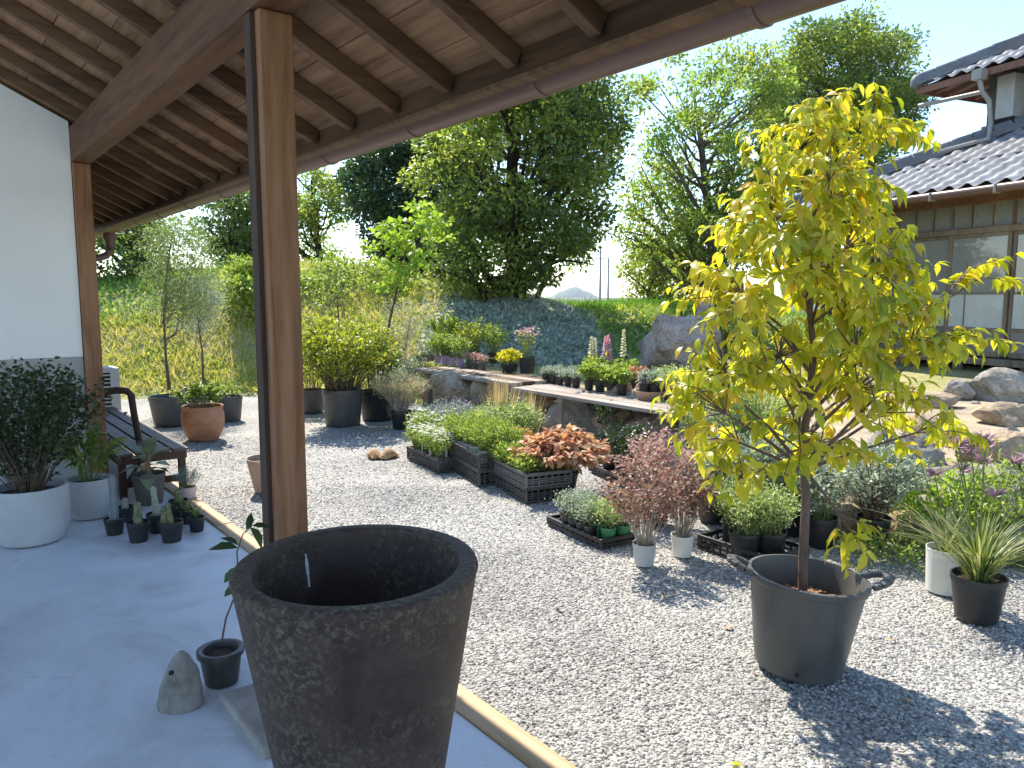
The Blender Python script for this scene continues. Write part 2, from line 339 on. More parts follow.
def planter_material():
    m, nt, out = nodes('weathered_planter'); L = nt.links.new
    co = coords(nt)
    a = N(nt, 'ShaderNodeTexNoise', Scale=5.5, Detail=9, Roughness=.72, Distortion=1.2); L(co, a.inputs['Vector'])
    b2 = N(nt, 'ShaderNodeTexNoise', Scale=58, Detail=9, Roughness=.75, Distortion=.4); L(co, b2.inputs['Vector'])
    c = N(nt, 'ShaderNodeTexNoise', Scale=2.2, Detail=3); L(co, c.inputs['Vector'])
    rp = ramp(nt, [(.036, .023, .018), (.072, .047, .037), (.11, .078, .06)], [.3, .52, .74]); L(a.outputs['Fac'], rp.inputs['Fac'])
    lr = ramp(nt, [(0, 0, 0), (1, 1, 1)], [.50, .59]); L(b2.outputs['Fac'], lr.inputs['Fac'])
    cr = ramp(nt, [(0, 0, 0), (1, 1, 1)], [.34, .52]); L(c.outputs['Fac'], cr.inputs['Fac'])
    mu = N(nt, 'ShaderNodeMath', operation='MULTIPLY'); L(lr.outputs['Color'], mu.inputs[0]); L(cr.outputs['Color'], mu.inputs[1])
    mx = N(nt, 'ShaderNodeMix', data_type='RGBA'); L(mu.outputs[0], mx.inputs[0]); L(rp.outputs['Color'], mx.inputs[6]); mx.inputs[7].default_value = (.185, .155, .105, 1)
    b = N(nt, 'ShaderNodeBsdfPrincipled', Roughness=.55); b.inputs['Specular IOR Level'].default_value = .22
    L(mx.outputs[2], b.inputs['Base Color'])
    mr = N(nt, 'ShaderNodeMapRange'); mr.inputs['To Min'].default_value = .38; mr.inputs['To Max'].default_value = .75
    L(a.outputs['Fac'], mr.inputs['Value']); L(mr.outputs['Result'], b.inputs['Roughness'])
    ad = N(nt, 'ShaderNodeMath', operation='ADD'); L(a.outputs['Fac'], ad.inputs[0]); L(mu.outputs[0], ad.inputs[1])
    bp = N(nt, 'ShaderNodeBump', Strength=.5, Distance=.008); L(ad.outputs[0], bp.inputs['Height']); L(bp.outputs['Normal'], b.inputs['Normal'])
    L(b.outputs['BSDF'], out.inputs['Surface'])
    return m
M['planter_clay'] = planter_material()
M['gravel_sheet'] = stone_chips('gravel_sheet', 85, [(.145, .14, .132), (.30, .29, .274), (.42, .406, .38), (.54, .52, .488)], .8, .010)
M['gravel_stone'] = stone_chips('gravel_stone', 5, [(.115, .11, .105), (.27, .262, .248), (.40, .386, .362), (.51, .492, .46), (.65, .63, .59)], island=True)

# ---------------------------------------------------------------- mesh helpers
class MB:
    def __init__(s): s.v = []; s.f = []
    def box(s, c, d, rz=0.0, tilt=None):
        n = len(s.v); x, y, z = d[0] / 2, d[1] / 2, d[2] / 2
        ca, sa = math.cos(rz), math.sin(rz)
        for k in range(8):
            px, py, pz = (x if k & 1 else -x), (y if k & 2 else -y), (z if k & 4 else -z)
            if tilt is not None: pz += px * tilt
            s.v.append((c[0] + px * ca - py * sa, c[1] + px * sa + py * ca, c[2] + pz))
        for q in ((0, 2, 3, 1), (4, 5, 7, 6), (0, 1, 5, 4), (2, 6, 7, 3), (0, 4, 6, 2), (1, 3, 7, 5)):
            s.f.append(tuple(n + i for i in q))
        return s
    def quad(s, *p):
        n = len(s.v); s.v += [tuple(q) for q in p]; s.f.append(tuple(range(n, n + len(p)))); return s
    def bar(s, a, b, w, h=None):
        h = h or w
        a, b = Vector(a), Vector(b); d = (b - a).normalized()
        up = Vector((0, 0, 1)) if abs(d.z) < .95 else Vector((1, 0, 0))
        sx = d.cross(up).normalized(); uy = sx.cross(d).normalized()
        n = len(s.v)
        for p in (a, b):
            for i, j in ((-1, -1), (1, -1), (1, 1), (-1, 1)):
                s.v.append(tuple(p + sx * (i * w / 2) + uy * (j * h / 2)))
        for q in ((0, 1, 2, 3), (7, 6, 5, 4), (0, 4, 5, 1), (1, 5, 6, 2), (2, 6, 7, 3), (3, 7, 4, 0)):
            s.f.append(tuple(n + i for i in q))
        return s
    def lathe(s, prof, seg=32, c=(0, 0, 0), wob=0.0, rng=None):
        n = len(s.v)
        for r, z in prof:
            for k in range(seg):
                a = 2 * PI * k / seg
                rr = r * (1 + (wob * math.sin(2 * a + z * 3) if wob else 0))
                s.v.append((c[0] + rr * math.cos(a), c[1] + rr * math.sin(a), c[2] + z))
        for i in range(len(prof) - 1):
            for k in range(seg):
                k2 = (k + 1) % seg
                s.f.append((n + i * seg + k, n + i * seg + k2, n + (i + 1) * seg + k2, n + (i + 1) * seg + k))
        return s
    def disc(s, r, z, seg=24, c=(0, 0)):
        n = len(s.v)
        for k in range(seg):
            a = 2 * PI * k / seg; s.v.append((c[0] + r * math.cos(a), c[1] + r * math.sin(a), z))
        s.f.append(tuple(range(n, n + seg))); return s
    def tube(s, pts, rad, seg=6, cap=True):
        pts = [Vector(p) for p in pts]; n0 = len(s.v); m = len(pts)
        if not hasattr(rad, '__len__'): rad = [rad] * m
        ref = Vector((.31, .17, .93))
        for i, p in enumerate(pts):
            d = (pts[min(i + 1, m - 1)] - pts[max(i - 1, 0)])
            d = d.normalized() if d.length > 1e-9 else Vector((0, 0, 1))
            a = d.cross(ref)
            if a.length < .05: a = d.cross(Vector((1, 0, 0)))
            a.normalize(); b = d.cross(a)
            for k in range(seg):
                t = 2 * PI * k / seg
                s.v.append(tuple(p + (a * math.cos(t) + b * math.sin(t)) * rad[i]))
        for i in range(m - 1):
            for k in range(seg):
                k2 = (k + 1) % seg
                s.f.append((n0 + i * seg + k, n0 + i * seg + k2, n0 + (i + 1) * seg + k2, n0 + (i + 1) * seg + k))
        if cap:
            s.f.append(tuple(n0 + k for k in range(seg))[::-1]); s.f.append(tuple(n0 + (m - 1) * seg + k for k in range(seg)))
        return s
    def build(s, name, mat, parent=None, smooth=False, bevel=0.0, angle=40):
        me = bpy.data.meshes.new(name); me.from_pydata(s.v, [], s.f); me.update()
        return finish(name, me, mat, parent, smooth, bevel, angle)

def finish(name, me, mat, parent=None, smooth=False, bevel=0.0, angle=40):
    me.materials.append(M[mat] if isinstance(mat, str) else mat)
    if smooth:
        me.polygons.foreach_set('use_smooth', [True] * len(me.polygons))
        try: me.set_sharp_from_angle(angle=R(angle))
        except Exception: pass
    o = bpy.data.objects.new(name, me); COL.objects.link(o)
    if parent is not None: o.parent = parent
    if bevel:
        b = o.modifiers.new('edge', 'BEVEL'); b.width = bevel; b.segments = 2; b.limit_method = 'ANGLE'; b.angle_limit = R(50)
    return o

def npmesh(name, V, Fa):
    me = bpy.data.meshes.new(name)
    V = np.ascontiguousarray(V, np.float32); Fa = np.ascontiguousarray(Fa, np.int32)
    m, k = Fa.shape
    me.vertices.add(len(V)); me.vertices.foreach_set('co', V.ravel())
    me.loops.add(m * k); me.loops.foreach_set('vertex_index', Fa.ravel())
    me.polygons.add(m); me.polygons.foreach_set('loop_start', np.arange(0, m * k, k, dtype=np.int32))
    me.update(calc_edges=True)
    return me

LEAF = {
    'simple': (np.array([(0, 0, 0), (.5, .42, .08), (0, 1, -.06), (-.5, .42, .08)], float), np.array([(0, 1, 2), (0, 2, 3)])),
    'curved': (np.array([(0, 0, 0), (.40, .28, .05), (0, .30, .0), (-.40, .28, .05), (.46, .58, -.05), (0, .62, -.10), (-.46, .58, -.05), (0, .96, -.38)], float),
               np.array([(0, 1, 2), (0, 2, 3), (2, 1, 4), (2, 4, 5), (3, 2, 5), (3, 5, 6), (5, 4, 7), (6, 5, 7)])),
    'round': (np.array([(0, 0, 0), (.42, .2, .05), (.5, .55, .07), (.25, .92, .03), (-.25, .92, .03), (-.5, .55, .07), (-.42, .2, .05), (0, .5, -.03)], float),
              np.array([(7, 0, 1), (7, 1, 2), (7, 2, 3), (7, 3, 4), (7, 4, 5), (7, 5, 6), (7, 6, 0)])),
    'blade': (np.array([(-.5, 0, 0), (.5, 0, 0), (.36, .5, .03), (-.36, .5, .03), (0, 1, -.14)], float), np.array([(0, 1, 2), (0, 2, 3), (3, 2, 4)])),
}

def unit(a):
    return a / np.maximum(np.linalg.norm(a, axis=-1, keepdims=True), 1e-9)

def leafmesh(name, P, D, Nr, L, W, kind='simple'):
    P, D, Nr = np.asarray(P, float), unit(np.asarray(D, float)), np.asarray(Nr, float)
    n = len(P); L = np.broadcast_to(np.asarray(L, float), n); W = np.broadcast_to(np.asarray(W, float), n)
    S = unit(np.cross(D, Nr)); U = np.cross(S, D)
    tv, tf = LEAF[kind]
    V = P[:, None, :] + S[:, None, :] * (tv[None, :, 0, None] * W[:, None, None]) + D[:, None, :] * (tv[None, :, 1, None] * L[:, None, None]) + U[:, None, :] * (tv[None, :, 2, None] * L[:, None, None])
    Fa = (tf[None] + (np.arange(n) * len(tv))[:, None, None]).reshape(-1, 3)
    return npmesh(name, V.reshape(-1, 3), Fa)

def thing(name, label, cat, loc=(0, 0, 0), rz=0.0, group=None):
    o = bpy.data.objects.new(name, None); COL.objects.link(o)
    o.empty_display_size = .1
    o.location = loc; o.rotation_euler = (0, 0, rz)
    o['label'] = label; o['category'] = cat
    if group: o['group'] = group
    return o

def tag(o, label, cat, group=None):
    o['label'] = label; o['category'] = cat
    if group: o['group'] = group
    return o

def dup(root, loc, rz=0.0, label=None, group=None, scale=1.0):
    r = root.copy(); COL.objects.link(r); r.location = loc; r.rotation_euler = (0, 0, rz); r.scale = (scale,) * 3
    if label: r['label'] = label
    if group: r['group'] = group
    for ch in list(root.children):
        c = ch.copy(); COL.objects.link(c); c.parent = r
        for g in list(ch.children):
            d = g.copy(); COL.objects.link(d); d.parent = c
    return r

# ---------------------------------------------------------------- plants
def grow(rng, stems=14, h=.3, r=.15, base_r=.03, z0=0.0, per=26, L=.03, W=.018, t0=.25, up=.4, out=.7, jit=.02, droop=0.0, thick=.003, bulge=.25, dome=.35, lvar=.35, hvar=.25, twigs=0):
    """stems arching out of a pot; returns stem MB, leaf arrays and stem tips"""
    mb = MB(); P = []; D = []; tips = []
    for i in range(stems):
        az = rng.uniform(0, 2 * PI); q = math.sqrt(rng.random())
        hh = h * (1 - hvar * rng.random()) * (1 - dome * q * q)
        tip = np.array((r * q * math.cos(az), r * q * math.sin(az), z0 + hh))
        ba = az + rng.uniform(-.8, .8); bq = base_r * q
        b = np.array((bq * math.cos(ba), bq * math.sin(ba), z0))
        mid = (b + tip) * .5 + np.array((-(tip[0] - b[0]) * bulge, -(tip[1] - b[1]) * bulge, hh * .12))
        mid += np.array([rng.gauss(0, 1) for _ in range(3)]) * r * .06
        tip = tip - np.array((0, 0, droop * hh))
        curve = lambda t: (1 - t) ** 2 * b + 2 * t * (1 - t) * mid + t * t * tip
        pts = [curve(t) for t in (0, .25, .5, .75, 1)]
        mb.tube(pts, [thick, thick * .9, thick * .75, thick * .6, thick * .35], 4, False)
        tips.append(tip)
        for k in range(per):
            t = t0 + (1 - t0) * math.sqrt((k + rng.random()) / per)
            p = curve(t) + np.array([rng.gauss(0, 1) for _ in range(3)]) * jit
            rad = np.array((math.cos(az), math.sin(az), 0))
            d = rad * out * (.4 + q) + np.array((0, 0, up)) + np.array([rng.gauss(0, 1) for _ in range(3)]) * .55
            P.append(p); D.append(d)
    P, D = np.array(P), np.array(D)
    nr = np.array([[rng.gauss(0, .5), rng.gauss(0, .5), 1.0] for _ in range(len(P))])
    Ls = np.array([L * (1 - lvar * rng.random()) for _ in range(len(P))])
    return mb, (P, D, nr, Ls, Ls * (W / L)), tips

def pot_profile(kind, rt, rb, h):
    if kind == 'round':
        return [(0, 0), (rb * .8, 0), (rb, h * .04), (rt * .97, h * .3), (rt, h * .5), (rt * .99, h * .93), (rt * .97, h), (rt * .90, h), (rt * .88, h * .8), (0, h * .8)]
    if kind == 'belly':
        return [(0, 0), (rb, 0), (rt * .86, h * .2), (rt * 1.0, h * .5), (rt * 1.0, h * .72), (rt * .92, h * .9), (rt * .97, h * .95), (rt * .97, h), (rt * .86, h), (rt * .84, h * .85), (0, h * .85)]
    if kind == 'bowl':
        return [(0, 0), (rb, 0), (rt * .9, h * .5), (rt, h * .8), (rt, h), (rt * .92, h), (rt * .86, h * .6), (0, h * .5)]
    if kind == 'plain':
        return [(0, 0), (rb, 0), (rb + (rt - rb) * .02, h * .02), (rt, h), (rt * .955, h), (rt * .93, h * .84), (0, h * .84)]
    return [(0, 0), (rb * .96, 0), (rb, h * .03), (rb + (rt - rb) * .86, h * .86), (rt, h * .875), (rt, h), (rt * .94, h), (rt * .9, h * .84), (0, h * .84)]

def put_pot(root, kind, rt, rb, h, mat, soil='soil', seg=28, sq=False):
    mb = MB(); mb.lathe(pot_profile(kind, rt, rb, h), 4 if sq else seg)
    o = mb.build('pot', M[mat], root, smooth=not sq, angle=35)
    if sq: o.rotation_euler = (0, 0, PI / 4)
    z = h * (.88 if kind in ('belly',) else .55 if kind == 'bowl' else .86)
    MB().disc(rt * .9, z, 4 if sq else 20).build('soil', M[soil], root).rotation_euler = (0, 0, PI / 4 if sq else 0)
    return z

def put_leafy(root, rng, z0, lf, stem='stem_green', kind='simple', flower=None, name='foliage', **kw):
    mb, arr, tips = grow(rng, z0=z0, **kw)
    mb.build('stems', M[stem], root, smooth=True)
    finish(name, leafmesh(name, *arr, kind=kind), M[lf], root, smooth=(kind != 'simple'))
    if flower: put_flowers(root, rng, tips, **flower)
    return tips

def put_flowers(root, rng, tips, mat='fl_white', n=20, size=.02, petals=6, lift=.02, spread=.02, name='flowers'):
    P = []; D = []
    for i in range(n):
        t = tips[rng.randrange(len(tips))]
        c = np.array(t) + np.array((rng.gauss(0, spread), rng.gauss(0, spread), lift + rng.gauss(0, spread * .6)))
        a0 = rng.uniform(0, 6.28)
        for k in range(petals):
            a = a0 + 2 * PI * k / petals
            P.append(c); D.append((math.cos(a), math.sin(a), .35 + rng.gauss(0, .3)))
    nr = np.array([[rng.gauss(0, .2), rng.gauss(0, .2), 1] for _ in P])
    finish(name, leafmesh(name, P, D, nr, size * .6, size * .45, 'round'), M[mat], root)

def put_blades(root, rng, z0, lf, n=80, h=.4, r=.2, w=.012, base_r=.05, name='blades', segs=4, arch=.5):
    """strap leaves arching from a tuft"""
    V = []; Fc = []
    for i in range(n):
        az = rng.uniform(0, 2 * PI); q = math.sqrt(rng.random()); L = h * rng.uniform(.6, 1.05)
        o = np.array((math.cos(az), math.sin(az), 0)); sd = np.array((-o[1], o[0], 0))
        b = o * base_r * q * rng.random(); tw = rng.uniform(-.5, .5)
        s0 = len(V)
        for k in range(segs + 1):
            t = k / segs
            p = b + o * (r * q * (t * .55 + arch * t * t)) + np.array((0, 0, z0 + L * (t - arch * .55 * q * t ** 2.4)))
            ww = w * (1 - t ** 2.2) * .5 + .0006
            sv = sd * math.cos(tw) + np.array((0, 0, 1)) * math.sin(tw) * .3
            V += [p - sv * ww, p + sv * ww]
        for k in range(segs):
            a = s0 + 2 * k; Fc.append((a, a + 1, a + 3, a + 2))
    finish(name, npmesh(name, np.array(V), np.array(Fc)), M[lf], root, smooth=True)

def rock(name, label, loc, size, rz, seed, mat, group=None, cat='rock', sink=.12, cuts=11):
    rng = random.Random(seed)
    import bmesh
    bm = bmesh.new(); bmesh.ops.create_icosphere(bm, subdivisions=4, radius=1)
    planes = []
    for k in range(cuts):
        n = Vector((rng.gauss(0, 1), rng.gauss(0, 1), rng.gauss(0, .8))).normalized(); planes.append((n, rng.uniform(.44, .80)))
    off = Vector((seed * 3.7, seed * 1.3, 0))
    for v in bm.verts:
        p = v.co.copy()
        for n, d in planes:
            k = p.dot(n) - d
            if k > 0: p -= n * k * .93
        p += p.normalized() * (mnoise.noise(p * 1.8 + off) * .13 - abs(mnoise.noise(p * 3.1 + off)) * .10 + mnoise.noise(p * 5 + off) * .05 + mnoise.noise(p * 12 + off) * .026)
        v.co = p
    zs = [v.co.z for v in bm.verts]; xs = [v.co.x for v in bm.verts]; ys = [v.co.y for v in bm.verts]
    sx, sy, sz = size[0] / (max(xs) - min(xs)), size[1] / (max(ys) - min(ys)), size[2] * (1 + sink) / (max(zs) - min(zs))
    for v in bm.verts: v.co = Vector((v.co.x * sx, v.co.y * sy, (v.co.z - min(zs)) * sz - size[2] * sink))
    me = bpy.data.meshes.new(name); bm.to_mesh(me); bm.free()
    o = finish(name, me, mat, None, True, angle=28)
    o.location = loc; o.rotation_euler = (0, 0, rz)
    return tag(o, label, cat, group)

def crate(root, w, l, h, mat, nx=7, ny=10, nz=3):
    """lattice sided plastic crate, l along local Y"""
    t = .014
    rim = MB()
    for z in (h - .012,):
        for sx in (-1, 1): rim.box((sx * (w / 2 - t / 2), 0, z), (t * 1.5, l + .008, .026))
        for sy in (-1, 1): rim.box((0, sy * (l / 2 - t / 2), z + .001), (w + .006, t * 1.5, .026))
    rim.build('rim', M[mat], root, bevel=.003)
    mb = MB()
    mb.box((0, 0, .006), (w, l, .012))
    for sx in (-1, 1):
        x = sx * (w / 2 - t / 2)
        for k in range(ny + 1): mb.box((x, -l / 2 + t / 2 + (l - t) * k / ny, h / 2 - .006), (t * .8, t * (1.9 if k in (0, ny) else .7), h - .03))
        for k in range(1, nz + 1): mb.box((x, 0, .012 + (h - .05) * k / (nz + .6)), (t * .7, l - .01, t * .7))
    for sy in (-1, 1):
        y = sy * (l / 2 - t / 2)
        for k in range(1, nx): mb.box((-w / 2 + w * k / nx, y, h / 2 - .006), (t * .7, t * .8, h - .03))
        for k in range(1, nz + 1): mb.box((0, y, .012 + (h - .05) * k / (nz + .6)), (w - .03, t * .7, t * .7))
    mb.build('lattice_side', M[mat], root)

# ================================================================ camera, sky, sun
cam = bpy.data.cameras.new('camera'); cam.sensor_width = 36; cam.lens = FPX / 1024 * 36
cam.clip_start = .05; cam.clip_end = 20000
camo = bpy.data.objects.new('camera', cam); COL.objects.link(camo)
camo.location = (0, 0, EYE); camo.rotation_euler = (R(90) - PITCH, 0, -YAW)
scene.camera = camo

SUN_AZ, SUN_EL = R(13.5), R(51)                   # azimuth clockwise from +Y
w = bpy.data.worlds.new('World'); scene.world = w; w.use_nodes = True
nt = w.node_tree; nt.nodes.clear()
sky = nt.nodes.new('ShaderNodeTexSky'); sky.sky_type = 'NISHITA'; sky.sun_disc = False
sky.sun_elevation = SUN_EL; sky.sun_rotation = SUN_AZ
sky.altitude = 30; sky.air_density = 1.0; sky.dust_density = .2; sky.ozone_density = 1.6
bg = nt.nodes.new('ShaderNodeBackground'); bg.inputs['Strength'].default_value = .115
wo = nt.nodes.new('ShaderNodeOutputWorld')
hs = nt.nodes.new('ShaderNodeHueSaturation'); hs.inputs['Saturation'].default_value = 1.08
nt.links.new(sky.outputs['Color'], hs.inputs['Color']); nt.links.new(hs.outputs['Color'], bg.inputs['Color']); nt.links.new(bg.outputs['Background'], wo.inputs['Surface'])
sl = bpy.data.lights.new('sun', 'SUN'); sl.energy = 3.1; sl.angle = R(.53); sl.color = (1, .93, .81)
so = bpy.data.objects.new('sun', sl); COL.objects.link(so)
sd = Vector((math.sin(SUN_AZ) * math.cos(SUN_EL), math.cos(SUN_AZ) * math.cos(SUN_EL), math.sin(SUN_EL)))
so.rotation_euler = sd.to_track_quat('Z', 'Y').to_euler(); so.location = (0, 0, 20)
scene.view_settings.view_transform = 'Standard'; scene.view_settings.look = 'None'
scene.view_settings.exposure = 1.65; scene.view_settings.gamma = 1
scene.view_settings.use_curve_mapping = False
scene.cycles.max_bounces = 8; scene.cycles.diffuse_bounces = 5; scene.cycles.transmission_bounces = 6

# ================================================================ setting
def structure(o): o['kind'] = 'structure'; return o
def stuff(o): o['kind'] = 'stuff'; return o

g = MB(); g.quad((-3200, -3200, -.6), (3200, -3200, -.6), (3200, 3200, -.6), (-3200, 3200, -.6))
structure(g.build('ground', M['field']))

xs = np.arange(-14, 34.01, .25); ys = np.arange(-8, 46.01, .25)
V = np.array([(x, y, terrain(x, y) if True else 0) for y in ys for x in xs])
edge = np.array([min(x + 14, 34 - x, y + 8, 46 - y) for y in ys for x in xs]); V[:, 2] -= np.clip(3 - edge, 0, 3) * .35
nx, ny = len(xs), len(ys)
Fq = np.array([(j * nx + i, j * nx + i + 1, (j + 1) * nx + i + 1, (j + 1) * nx + i) for j in range(ny - 1) for i in range(nx - 1)])
structure(finish('grassy_bank', npmesh('grassy_bank', V, Fq), M['earth'], None, True, angle=180))

g = MB()
n_ = 60
xs2 = np.linspace(1.565, 7.2, 40); ys2 = np.linspace(-6, 13.5, 120)
Vg = np.array([(x, y, -.012 + .012 * mnoise.noise(Vector((x * 1.6, y * 1.6, 0)))) for y in ys2 for x in xs2])
Fg = np.array([(j * 40 + i, j * 40 + i + 1, (j + 1) * 40 + i + 1, (j + 1) * 40 + i) for j in range(119) for i in range(39)])
structure(finish('gravel_yard', npmesh('gravel_yard', Vg, Fg), M['gravel_sheet'], None, True, angle=180))

# loose chips lying on the near gravel
rng = random.Random(5)
ico_t = (1 + 5 ** .5) / 2
ICO = np.array([(-1, ico_t, 0), (1, ico_t, 0), (-1, -ico_t, 0), (1, -ico_t, 0), (0, -1, ico_t), (0, 1, ico_t), (0, -1, -ico_t), (0, 1, -ico_t), (ico_t, 0, -1), (ico_t, 0, 1), (-ico_t, 0, -1), (-ico_t, 0, 1)]) / math.sqrt(1 + ico_t ** 2)
ICF = np.array([(0, 11, 5), (0, 5, 1), (0, 1, 7), (0, 7, 10), (0, 10, 11), (1, 5, 9), (5, 11, 4), (11, 10, 2), (10, 7, 6), (7, 1, 8), (3, 9, 4), (3, 4, 2), (3, 2, 6), (3, 6, 8), (3, 8, 9), (4, 9, 5), (2, 4, 11), (6, 2, 10), (8, 6, 7), (9, 8, 1)])
nr = np.random.default_rng(11)
pts = []
while len(pts) < 90000:
    f = 8.2 * math.sqrt(rng.random()) if rng.random() < .35 else rng.uniform(.9, 6.0)
    l = rng.uniform(-.80, .80) * f
    x, y, _ = wp(f, l)
    if x < 1.58 or f < .8 or terrain(x, y) > -.04: continue
    pts.append((x, y, -.0125 + .012 * mnoise.noise(Vector((x * 1.6, y * 1.6, 0)))))
pts = np.array(pts); n = len(pts)
rad = nr.uniform(.0045, .0098, n)[:, None, None]
sc = nr.uniform(.65, 1.25, (n, 1, 3)); sc[:, :, 2] *= .55
vv = ICO[None] * (1 + nr.normal(0, .16, (n, 12, 1))) * sc * rad
ang = nr.uniform(0, 6.28, n); ti = nr.normal(0, .5, n)
ca, sa, ct, st_ = np.cos(ang)[:, None], np.sin(ang)[:, None], np.cos(ti)[:, None], np.sin(ti)[:, None]
X = vv[:, :, 0] * ct - vv[:, :, 2] * st_; Z = vv[:, :, 0] * st_ + vv[:, :, 2] * ct; Y = vv[:, :, 1]
vv = np.stack([X * ca - Y * sa, X * sa + Y * ca, Z], -1) + pts[:, None, :]
stuff(finish('gravel', npmesh('gravel', vv.reshape(-1, 3), (ICF[None] + (np.arange(n) * 12)[:, None, None]).reshape(-1, 3)), M['gravel_stone']))

g = MB(); g.box((-2.6, 4.0, -.1), (8.1, 13.4, .2)); structure(g.build('veranda_floor', M['floor_paint'], bevel=.004))
# timber kerb: three lengths butted end to end, each its own timber
for k, (y0, y1, lb) in enumerate(((-2.0, 1.32, 'nearest length of pale timber kerb, beside the tall brown planter'), (1.335, 5.0, 'middle length of pale timber kerb passing behind the front wooden post'), (5.015, 9.6, 'farthest length of pale timber kerb, running under the slatted bench'))):
    MBk = MB().box((0, 0, 0), (.105, y1 - y0, .12)).build('timber_kerb', M['kerb_wood'], None, bevel=.003)
    MBk.location = (1.505, (y0 + y1) / 2, -.048 + .002 * k)
    tag(MBk, lb, 'kerb')
    if k == 0: MB().box((-.028, (y1 - y0) / 2 - .05, .0605), (.036, .022, .004)).build('bolt_recess', M['dark_void'], MBk)

mt = MB(); mseg = 90
c0 = dp(574, 297, 2600)
prof = []
for i in range(mseg + 1):
    t = i / mseg * 2 - 1
    prof.append((t, max(0.0, (1 - abs(t) ** 1.35)) * .9 + .10 * mnoise.noise(Vector((t * 4, 1, 0)))))
f0, l0 = fl(c0[0], c0[1])
rows = 9; nV = []
for j in range(rows):
    s = j / (rows - 1) * 2 - 1
    for t, hh in prof:
        x, y, _ = wp(f0 + s * 120, l0 + t * 85)
        nV.append((x, y, -30 + (30 + 40 * max(0, hh)) * max(0, 1 - s * s) ** .6))
nF = [(j * (mseg + 1) + i, j * (mseg + 1) + i + 1, (j + 1) * (mseg + 1) + i + 1, (j + 1) * (mseg + 1) + i) for j in range(rows - 1) for i in range(mseg)]
structure(finish('hill', npmesh('hill', np.array(nV), np.array(nF)), M['mountain'], None, True, angle=180))

# ================================================================ veranda
SL, XP = .50, 1.0
zu = lambda x: 2.69 - SL * (x - XP)
ver = thing('veranda', 'open timber veranda with white end wall, wooden posts, beam, rafters and brown gutter', 'veranda', (0, 0, 0))
Y0, Y1 = -.9, 11.3  # roof cut short behind the eye, shaped to let in more sky light
for (y, zb, lb) in ((2.63, .05, 'front square wooden post, rising behind the tall planter'), (6.30, .0, 'far square wooden post at the end of the white wall')):
    o = MB().box((XP + (.014 if zb else 0), y, (2.445 + zb) / 2), (.114, .114, 2.445 - zb)).build('post', M['post_wood'], ver, bevel=.005); o['label'] = lb
# board strip on house side of front post, darkened to stand for its shade
MB().box((XP - .052, 2.645, 1.245), (.018, .06, 2.39)).build('post_batten', M['batten_shade_wood'], ver, bevel=.002)
MB().box((XP, 2.82, 2.565), (.125, 7.36, .236)).build('beam', M['beam_wood'], ver, bevel=.005)
MB().box((XP, 8.9, 2.565), (.122, 4.7, .234)).build('beam', M['beam_wood'], ver, bevel=.005)
k = -9
while 1.807 + .43 * k < Y1 - .05:
    y = 1.807 + .43 * k
    if y > Y0:
        j = .004 * math.sin(k * 7.3)
        MB().bar((-1.9, y + j, zu(-1.9) + .036), (1.76, y - j, zu(1.76) + .036), .05, .072).build('rafter', M['rafter_wood'], ver, bevel=.003)
    k += 1
mb = MB(); x = -2.0; rr = random.Random(3)
while x < 1.84:
    wd = rr.uniform(.17, .24); x2 = min(x + wd, 1.86)
    yy = Y0 - rr.uniform(0, 1.5)
    while yy < Y1:
        ye = min(yy + rr.uniform(1.6, 2.6), Y1)
        xm = (x + x2) / 2; dz = rr.uniform(0, .004)
        mb.box((xm, (yy + ye) / 2, zu(xm) + .084 + dz), (x2 - x - .005, ye - yy - .004, .012), tilt=-SL)
        yy = ye
    x = x2
mb.build('roof_boards', M['board_wood'], ver)
mb = MB(); mb.box((-.07, (Y0 + Y1) / 2, zu(-.07) + .135), (3.96, Y1 - Y0 + .1, .06), tilt=-SL)
mb.build('roof_light_block', M['tile_dark'], ver)  # unseen slab above the boards, added to block light from above
MB().box((1.785, (Y0 + Y1) / 2, 2.335), (.026, Y1 - Y0, .13)).build('fascia_board', M['fascia_wood'], ver, bevel=.002)
MB().box((1.764, (Y0 + Y1) / 2, 2.272), (.06, Y1 - Y0 + .02, .018)).build('fascia_strip', M['rafter_wood'], ver, bevel=.002)
# half-round gutter
XG, ZG, RG = 1.868, 2.297, .064
seg = 14; gv = []; 
for sgn, rr_ in ((1, RG), (-1, RG - .004)):
    for yv in (Y0, Y1 - .25):
        for i in range(seg + 1):
            a = PI + PI * i / seg
            gv.append((XG + rr_ * math.cos(a), yv, ZG + rr_ * math.sin(a)))
q = seg + 1; gf = []
for i in range(seg):
    gf.append((i, i + 1, q + i + 1, q + i)); gf.append((2 * q + i, 3 * q + i, 3 * q + i + 1, 2 * q + i + 1))
for e in (0, 1):
    for i in range(seg): gf.append((e * q + i, 2 * q + e * q + i, 2 * q + e * q + i + 1, e * q + i + 1))
gf.append((0, q, 3 * q, 2 * q)); gf.append((seg, 2 * q + seg, 3 * q + seg, q + seg))
gm = MB(); gm.v = gv; gm.f = gf
gm.f.append(tuple(q + i for i in range(q)))
gut = gm.build('gutter', M['gutter'], ver, smooth=True, angle=40)
y = -.53
while y < Y1 - .4:
    b = MB(); pts_ = []
    for i in range(13):
        a = PI + PI * i / 12; pts_.append((XG + (RG + .003) * math.cos(a), y, ZG + (RG + .003) * math.sin(a)))
    for p, p2 in zip(pts_, pts_[1:]): b.bar(p, p2, .020, .005)
    b.bar((1.80, y, 2.36), (XG - RG, y, ZG), .02, .004)
    b.build('gutter_bracket', M['gutter_band'], gut)
    y += .91
